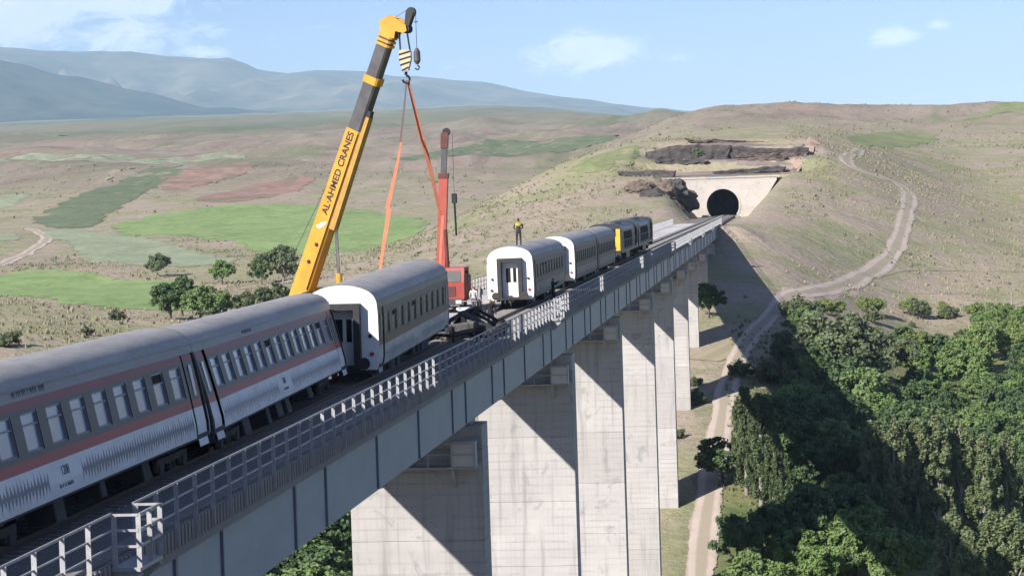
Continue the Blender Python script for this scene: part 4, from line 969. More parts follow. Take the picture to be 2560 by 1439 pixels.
    # hose and wear plates on the boom
    MB().tube([P(1.5, .38, -.40), P(5, .36, -.40), P(9.2, .33, -.36)], .022, 5).build('hydraulic_hose', M_CRB, e)
    # stowed fly jib on the underside
    jb = MB(); jb.loft([[P(s_, .44+q, yv) for q, yv in ((0, -.36), (h, -.36), (h, .02), (0, .02))] for s_, h in ((4.6, .30), (10.1, .18))]); jb.build('fly_jib', simple('jib_ochre', (.45, .26, .05), (.33, .19, .04), 2, .5), e)
    MB().loft([[P(s_, .44+q, yv) for q, yv in ((0, -.36), (h, -.36), (h, -.06), (0, -.06))] for s_, h in ((10.102, .20), (10.4, .16))]).build('jib_tip', M_CRB, e)
    # lift cylinder
    c0, c1 = Vector((.62, .2, 1.9)), P(5.0, .46, 0)
    MB().tube([c0, c0+(c1-c0)*.42], .15, 12).build('lift_cylinder', M_CRY, e); MB().tube([c0+(c1-c0)*.40, c1], .08, 10).build('piston_rod', M_CHR, e)
    # lugs on the boom face and lettering
    for s_, t_ in ((2.75, .02), (3.65, .12)): MB().disc(P(s_, t_, -.38), yv_, .09, .07, 10).build('lug', M_CRB, base)
    le = MB(); le.add([P(4.45, -.24, -.376), P(4.38, -.02, -.376), P(4.70, .22, -.376), P(4.86, .24, -.376), P(4.70, .0, -.376)], [(0, 1, 2, 3, 4)]); le.build('pale_emblem', M_WHITE, base)
    tm = text_mesh('lettering', 'AL\u00b7AHMED CRANES', .66, M_CRB, .016); o = link('lettering', tm, base)
    xs = [v.co.x for v in tm.vertices]; sc = 4.05/(max(xs)-min(xs))
    ctr = P(7.15, 0, -.378); Mx = Matrix(((ax.x, -pe.x, -yv_.x, ctr.x), (ax.y, -pe.y, -yv_.y, ctr.y), (ax.z, -pe.z, -yv_.z, ctr.z), (0, 0, 0, 1)))
    o.matrix_basis = Mx @ Matrix.Scale(sc, 4)
    wc = MB(); wc.disc(Vector((-.9, 0, 2.5)), (0, 1, 0), .38, .8, 18); wc.build('winch', M_CRB, e)
    E0 = Vector((-21.6, cy, 0))
    return e, E0+wx(.46, .08, 0), E0+wx(.88, .06, 0), E0+wx(1.35, .80, 0)
crane, s1, s2, s3 = yellow_crane()
def hook_block():
    top = Vector((-17.32, 114.4, 13.65)); e = empty('hook_block', (top.x, top.y, top.z), (0, 0, 0), 'cream and black striped hook block hanging from the yellow boom', 'hook block')
    m = MB(); pr = [(-.27, 0), (-.22, .12), (.22, .12), (.27, 0), (.27, -.30), (.13, -.80), (-.13, -.80), (-.27, -.30)]
    m.prism(pr, -.22, .22, lambda u, w_, t_: (u, t_, w_)); b = m.build('block_body', M_CREAM, e)
    for k in range(4):
        z_ = .02-k*.24; w_ = .268 if z_ > -.30 else .268-(-.30-z_)*.28
        MB().add([(-w_, -.226, z_-.16), (w_, -.226, z_-.02), (w_, -.226, z_+.07), (-w_, -.226, z_-.07)], [(0, 1, 2, 3)]).build('stripe', M_CRB, b)
    h = MB(); h.tube([(0, 0, -.86), (0, 0, -1.02)], .07, 8)
    h.tube([(0.0+.16*math.sin(a), 0, -1.20+.16*math.cos(a)) for a in np.linspace(0, 4.6, 16)], .055, 8); h.build('hook', M_CRB, e)
    r = MB()
    for a, dx in ((s1, -.22), (s2, .22)):
        for dy in (-.14, .14): r.tube([(a.x-top.x, a.y-top.y+dy, a.z-top.z-.2), (dx, dy, .10)], .022, 5)
    r.build('fall_rope', M_ROPE, e); return e
hook_block()
a = empty('auxiliary_hook', (s3.x, s3.y, 13.6), (0, 0, 0), 'small dark auxiliary hook hanging free beside the hook block', 'hook')
MB().tube([(0, 0, s3.z-13.6), (0, 0, .15)], .014, 5).build('rope', M_ROPE, a); MB().disc((0, 0, 1.4), (0, 0, 1), .10, .03, 10).build('trip_plate', M_CRB, a)
MB().tube([(0, 0, .22), (0, 0, .05), (0, 0, -.35), (0, 0, -.52)], [.06, .15, .16, .06], 12).build('ball', M_CRK, a)
MB().tube([(.09*math.sin(t_), 0, -.66+.09*math.cos(t_)) for t_ in np.linspace(0, 4.6, 12)], .035, 6).build('hook', M_CRB, a)
M_SLING = simple('orange_sling', (.560, .200, .110), (.430, .150, .085), 3, .8); M_SLINGD = simple('dark_sling', (.16, .10, .085), (.10, .075, .07), 3, .8)  # second material: darker webbing for the top of one leg
def sling(label, pts, w, mats):
    e = empty('lifting_sling', pts[0], (0, 0, 0), label, 'sling', 'orange slings on the crane hook'); o = Vector(pts[0])
    for k, mt in enumerate(mats):
        a_, b_ = Vector(pts[k])-o, Vector(pts[k+1])-o; m = MB(); n = 10; rings = []
        for i in range(n+1):
            t_ = i/n; c = a_.lerp(b_, t_); ww_ = w[k]+(w[k+1]-w[k])*t_
            c.x += .05*math.sin(t_*3.1+k)*(1 if k else .3)
            rings.append([c+Vector((-ww_/2, 0, 0)), c+Vector((ww_/2, 0, 0)), c+Vector((ww_/2, .02, 0)), c+Vector((-ww_/2, .02, 0))])
        m.loft(rings).build('webbing', mt, e)
    return e
HK = (-17.30, 114.4, 12.40)
sling('sling leg on the near side running behind the coach roof', [HK, (-17.68, 114.3, 9.6), (-18.28, 114.0, 6.6), (-18.72, 113.6, 3.3), (-18.80, 113.4, .95)], [.07, .09, .22, .12, .12], [M_SLINGD, M_SLING, M_SLING, M_SLING])
sling('sling leg slanting down to the red boom side', [(HK[0]+.05, HK[1], HK[2]), (-16.85, 115.4, 9.7), (-16.32, 117.4, 6.2), (-16.45, 117.5, 3.4), (-16.5, 117.5, .95)], [.12, .23, .13, .11, .11], [M_SLING, M_SLING, M_SLING, M_SLING])

# ------------------------------------------------------------------ red crane truck
M_RED = simple('crane_red', (.380, .055, .040), (.260, .038, .030), 1.5, .45); M_RED2 = simple('boom_red', (.420, .085, .060), (.320, .062, .046), 1.5, .5); M_DRED = simple('boom_dark_red', (.13, .035, .03), (.07, .025, .022), 2, .5)
def red_crane():
    e = empty('crane_truck', (-21.05, 153.0, 0), (0, 0, 0), 'red crane truck with upright boom parked behind the white ended coaches', 'crane truck')
    ch = MB(); ch.cbox(-1.1, 1.1, -.2, 8.6, .70, 1.05, .04); ch.build('chassis', M_UNDER, e)
    cb_ = MB(); cb_.prism([(-1.55, .72), (.9, .72), (.9, 2.72), (-1.2, 2.72), (-1.52, 1.85)], -1.22, 1.22, lambda u, w_, t_: (t_, u, w_)); cab = cb_.build('cab', M_RED, e)
    MB().add([(-1.02, -1.555, 1.88), (1.02, -1.555, 1.88), (1.02, -1.275, 2.55), (-1.02, -1.275, 2.55)], [(0, 1, 2, 3)]).build('windscreen', M_GLASSD, cab)
    for s in (-1, 1): MB().box(min(s*1.222, s*1.235), max(s*1.222, s*1.235), -.9, .3, 1.75, 2.5).build('side_window', M_BLACK, cab)
    MB().box(-1.2, 1.2, -1.72, -1.56, .48, .86).build('bumper', M_GREYBOX, cab); MB().box(-.7, .7, -1.575, -1.555, 1.0, 1.6).build('grille', M_DRED, cab)
    for s in (-1, 1): MB().box(min(s*.72, s*1.05), max(s*.72, s*1.05), -1.74, -1.72, .58, .78).build('headlamp', M_WHITE, cab); MB().bar((s*1.35, -1.5, 1.7), (s*1.35, -1.5, 2.4), .18, .10).build('mirror', M_BLACK, cab)
    for yv in (-.5, 5.6, 6.9):
        for s in (-1, 1): wheel(e, s*1.0, yv, .5, .5, .34)
    sp = MB(); sp.cbox(-1.0, 1.0, 1.2, 3.6, 1.05, 2.2, .06); sp.build('superstructure', M_RED, e)
    by = 2.4; bx = -.72
    def col(name, z0, z1, w, mat, lean=.060):
        m = MB(); return m.loft([[(bx+lean*(z-2)+a_, by+b_, z) for a_, b_ in ((-w, -w), (w, -w), (w, w), (-w, w))] for z in (z0, z1)]).build(name, mat, e)
    col('boom_base', 2.2, 8.35, .27, M_RED2); col('boom_collar', 8.15, 8.45, .31, M_DRED); col('boom_section', 8.452, 10.2, .17, M_CRK); col('boom_head', 10.0, 10.95, .22, M_DRED)
    MB().disc((bx+.06*9+.1, by, 11.0), (0, 1, 0), .24, .3, 14).build('sheave', M_CRB, e)
    hx_ = bx+.06*8+.52; MB().tube([(hx_, by, 10.9), (hx_, by, 7.2)], .015, 5).build('rope', M_ROPE, e); MB().cbox(hx_-.16, hx_+.16, by-.15, by+.15, 6.6, 7.2, .04).build('hook_block', M_CRB, e)
    MB().tube([(hx_, by, 6.6), (hx_+.05, by, 4.6)], .07, 6).build('hose', M_CRB, e)
    MB().tube([(bx+.5, by-.2, 2.1), (bx+.42, by-.3, 5.0)], .12, 10).build('lift_cylinder', M_DRED, e)
    return e
red_crane()

# a bogie torn off under the lifted coach end, and wheelsets beside it
lo = empty('loose_bogie', (-16.3, 121.2, .18), (R(4), R(-6), R(24)), 'torn off bogie with frame coloured pale as if sunlit lying on the track', 'bogie')
M_LIT_IRON = simple('pale_lit_iron', (.17, .155, .14), (.035, .032, .03), 3, .85)  # iron tone lightened to paint sunlight onto the loose frame
f_ = link('bogie_frame', BOGIE.copy(), lo); f_.data.materials.clear(); f_.data.materials.append(M_LIT_IRON)
for yb in (-1.2, 1.2): link('wheelset', WHEELSET, lo, (0, yb, 0))
l2 = empty('wheelset', (-15.6, 126.0, .05), (0, R(8), R(-30)), 'loose dark wheelset standing beside the torn off bogie', 'wheelset'); link('wheel_pair', WHEELSET, l2)
l3 = empty('wheelset', (-16.9, 118.6, .12), (0, R(4), R(12)), 'dark wheelset under the hanging end of the lifted coach', 'wheelset'); link('wheel_pair', WHEELSET, l3)
l4 = empty('bogie', (-15.75, 123.6, .30), (R(12), R(28), R(-14)), 'blackened bogie tipped against the railing side of the track', 'bogie'); link('bogie_frame', BOGIE, l4)
for yb in (-1.2, 1.2): link('wheelset', WHEELSET, l4, (0, yb, 0))
M_WOOD = simple('old_timber', (.20, .15, .10), (.11, .08, .055), 4, .9, 0, .4)
for k, (bx_, by_, rz_) in enumerate([(-18.6, 121.0, .3), (-18.9, 122.4, 1.2), (-17.9, 129.5, .1), (-19.6, 131.0, .8), (-18.2, 137.5, -.4), (-19.0, 139.2, .2)]):
    m = MB(); m.cbox(-.12, .12, -1.1, 1.1, 0, .2, .02); tag(m.build('timber_baulk', M_WOOD, None, False, (bx_, by_, .004), (0, 0, rz_)), ['short timber baulk beside the lifted coach end', 'crosswise timber baulk beside the lifted coach end', 'timber baulk lying along the track by the dark clothed person', 'slanting timber baulk on the empty lane', 'timber baulk near the upright white ended coach', 'timber baulk closest to the trolley'][k], 'timber')
gb = empty('work_trolley', (-18.95, 145.6, 0), (0, 0, R(12)), 'low white work trolley in front of the people by the red truck', 'trolley')
MB().cbox(-.55, .55, -.9, .9, .45, .58, .06).build('tray', M_WHITE, gb)
for s in (-1, 1):
    for yv in (-.6, .6): wheel(gb, s*.42, yv, .24, .24, .12)
MB().tube([(-.5, -.9, .56), (-.5, -1.15, 1.0), (.5, -1.15, 1.0), (.5, -.9, .56)], .03, 6).build('push_bar', M_GALV, gb)

# ------------------------------------------------------------------ people
def cloth(name, c): return simple(name, c, tuple(k*.6 for k in c), 6, .9)
M_SKIN = cloth('skin', (.42, .25, .18)); M_HAIR = cloth('dark_hair', (.022, .016, .012))
def person(label, loc, rz, top, legs, pose='stand', vest=None, helmet=None, h=1.70):
    me = bpy.data.meshes.new('skeleton'); k = h/1.75
    J = dict(pel=(0, 0, .95), wai=(0, .0, 1.10), che=(0, .0, 1.32), nec=(0, .0, 1.50), hd1=(0, -.02, 1.58), hd2=(0, -.03, 1.72))
    rad = dict(pel=(.15, .11), wai=(.135, .10), che=(.16, .11), nec=(.06, .06), hd1=(.085, .095), hd2=(.075, .085))
    E_ = [('pel', 'wai'), ('wai', 'che'), ('che', 'nec'), ('nec', 'hd1'), ('hd1', 'hd2')]
    for s, n in ((-1, 'l'), (1, 'r')):
        fwd = .12*s if pose == 'walk' else .03*s
        J.update({'hip'+n: (s*.10, 0, .90), 'kne'+n: (s*.12, -.03-fwd, .50), 'ank'+n: (s*.13, .02-fwd*1.2, .09), 'toe'+n: (s*.145, -.15-fwd*1.2, .04)})
        rad.update({'hip'+n: (.10, .10), 'kne'+n: (.065, .07), 'ank'+n: (.045, .05), 'toe'+n: (.045, .035)})
        if pose == 'work': arm = ((s*.22, -.02, 1.42), (s*.30, -.10, 1.17), (s*.20, -.34, 1.10), (s*.16, -.43, 1.10))
        elif pose == 'up': arm = ((s*.22, 0, 1.42), (s*.34, -.08, 1.25), (s*.22, -.28, 1.40), (s*.18, -.34, 1.46))
        else: arm = ((s*.22, 0, 1.42), (s*.27, .02, 1.13), (s*.27, -.08, .88), (s*.26, -.11, .80))
        J.update({'sho'+n: arm[0], 'elb'+n: arm[1], 'wri'+n: arm[2], 'han'+n: arm[3]})
        rad.update({'sho'+n: (.070, .075), 'elb'+n: (.048, .048), 'wri'+n: (.034, .030), 'han'+n: (.040, .022)})
        E_ += [('pel', 'hip'+n), ('hip'+n, 'kne'+n), ('kne'+n, 'ank'+n), ('ank'+n, 'toe'+n), ('che', 'sho'+n), ('sho'+n, 'elb'+n), ('elb'+n, 'wri'+n), ('wri'+n, 'han'+n)]
    names = list(J); me.from_pydata([tuple(c*k for c in J[n]) for n in names], [(names.index(a_), names.index(b_)) for a_, b_ in E_], [])
    ob = bpy.data.objects.new('skeleton', me); COL.objects.link(ob)
    sk = ob.modifiers.new('skin', 'SKIN'); sk.use_smooth_shade = True; sub = ob.modifiers.new('sub', 'SUBSURF'); sub.levels = 1; sub.render_levels = 1
    for v, n in zip(me.skin_vertices[0].data, names): v.radius = tuple(r_*k for r_ in rad[n]); v.use_root = n == 'pel'
    bm_ = bpy.data.meshes.new_from_object(ob.evaluated_get(bpy.context.evaluated_depsgraph_get())); bpy.data.objects.remove(ob)
    bm_.name = 'body'; bm_.materials.clear()
    for m_ in (legs, top, M_SKIN, M_HAIR, M_BLACK): bm_.materials.append(m_)
    for p in bm_.polygons:
        x, y, z = (c/k for c in p.center); p.use_smooth = True
        if z < .11: p.material_index = 4
        elif abs(x) > .20 and z < .90 and pose == 'stand' or (pose != 'stand' and y < -.36 and .9 < z < 1.6): p.material_index = 2
        elif z < .97 and abs(x) < .215: p.material_index = 0
        elif z < 1.50: p.material_index = 1
        elif z > 1.70 or (y > .03 and z > 1.58): p.material_index = 3
        else: p.material_index = 2
    e = empty('person', loc, (0, 0, rz), label, 'person'); link('body', bm_, e)
    fc = MB()
    for s in (-1, 1): fc.disc((s*.032*k, -.112*k, 1.665*k), (0, 1, 0), .012*k, .02, 8)
    fc.box(-.025*k, .025*k, -.122*k, -.105*k, 1.585*k, 1.595*k); fc.build('eyes_and_mouth', M_HAIR, e)
    MB().tube([(0, -.10*k, 1.665*k), (0, -.135*k, 1.625*k), (0, -.105*k, 1.612*k)], [.008*k, .014*k, .008*k], 6).build('nose', M_SKIN, e)
    # fingers
    fg = MB()
    for s, n in ((-1, 'l'), (1, 'r')):
        hnd = Vector(J['han'+n]); wr = Vector(J['wri'+n]); d = (hnd-wr).normalized(); sd_ = Vector((0, 1, 0)) if abs(d.y) < .7 else Vector((1, 0, 0))
        for i, ln in enumerate((.075, .085, .08, .062)):
            a_ = hnd+d*.02+sd_*(.018*(i-1.5)); b_ = a_+d*ln*.55; c_ = b_+d*ln*.35+Vector((-s*.015, -.012, 0)); fg.tube([a_*k, b_*k, c_*k], [.010*k, .009*k, .007*k], 5)
        a_ = wr+d*.03+sd_*.03; fg.tube([a_*k, (a_+d*.03+sd_*.03)*k, (a_+d*.06+sd_*.035)*k], [.011*k, .010*k, .008*k], 5)
    fg.build('fingers', M_SKIN, e)
    if vest:
        v = MB(); rings = [[(a_*k*math.cos(t_), b_*k*math.sin(t_)-.005, z*k) for t_ in np.linspace(0, 2*math.pi, 17)[:-1]] for a_, b_, z in ((.205, .150, 1.30), (.225, .150, 1.38), (.215, .135, 1.44), (.12, .10, 1.51))]
        v.loft(rings, False).build('vest', vest, e, True)
    if helmet:
        v = MB(); v.loft([[((r_)*k*math.cos(t_), (r_*1.1)*k*math.sin(t_)-.03, z*k) for t_ in np.linspace(0, 2*math.pi, 15)[:-1]] for r_, z in ((.125, 1.69), (.108, 1.71), (.10, 1.76), (.06, 1.815), (.01, 1.825))]).build('helmet', helmet, e, True)
    return e
ZR = RT+3.63
person('worker in dark clothes and yellow vest standing on the coach roof', (-16.62, 153.2, ZR-.02), R(190), cloth('dark_green_shirt', (.045, .055, .045)), cloth('dark_trousers', (.030, .032, .036)), 'work', cloth('yellow_vest', (.55, .42, .05)), cloth('brown_cap', (.14, .085, .04)), 1.62)
person('person in dark clothes standing on the track by the torn off bogie', (-15.35, 127.2, .16), R(20), cloth('black_jacket', (.018, .018, .022)), cloth('black_trousers', (.016, .016, .02)), 'stand', h=1.72)
person('person in white shirt at the corner of the red truck', (-18.98, 149.2, .0), R(150), cloth('white_shirt', (.48, .48, .48)), cloth('grey_trousers', (.10, .10, .12)), 'stand', h=1.72)
person('person in grey jacket next to the coach gangway', (-18.55, 148.6, .0), R(100), cloth('grey_jacket', (.30, .30, .32)), cloth('dark_blue_trousers', (.03, .035, .06)), 'stand', h=1.74)
person('worker in navy clothes close to the upright coach side', (-14.95, 156.6, .16), R(80), cloth('navy_overall', (.020, .028, .055)), cloth('navy_trousers', (.018, .024, .045)), 'up', h=1.66)
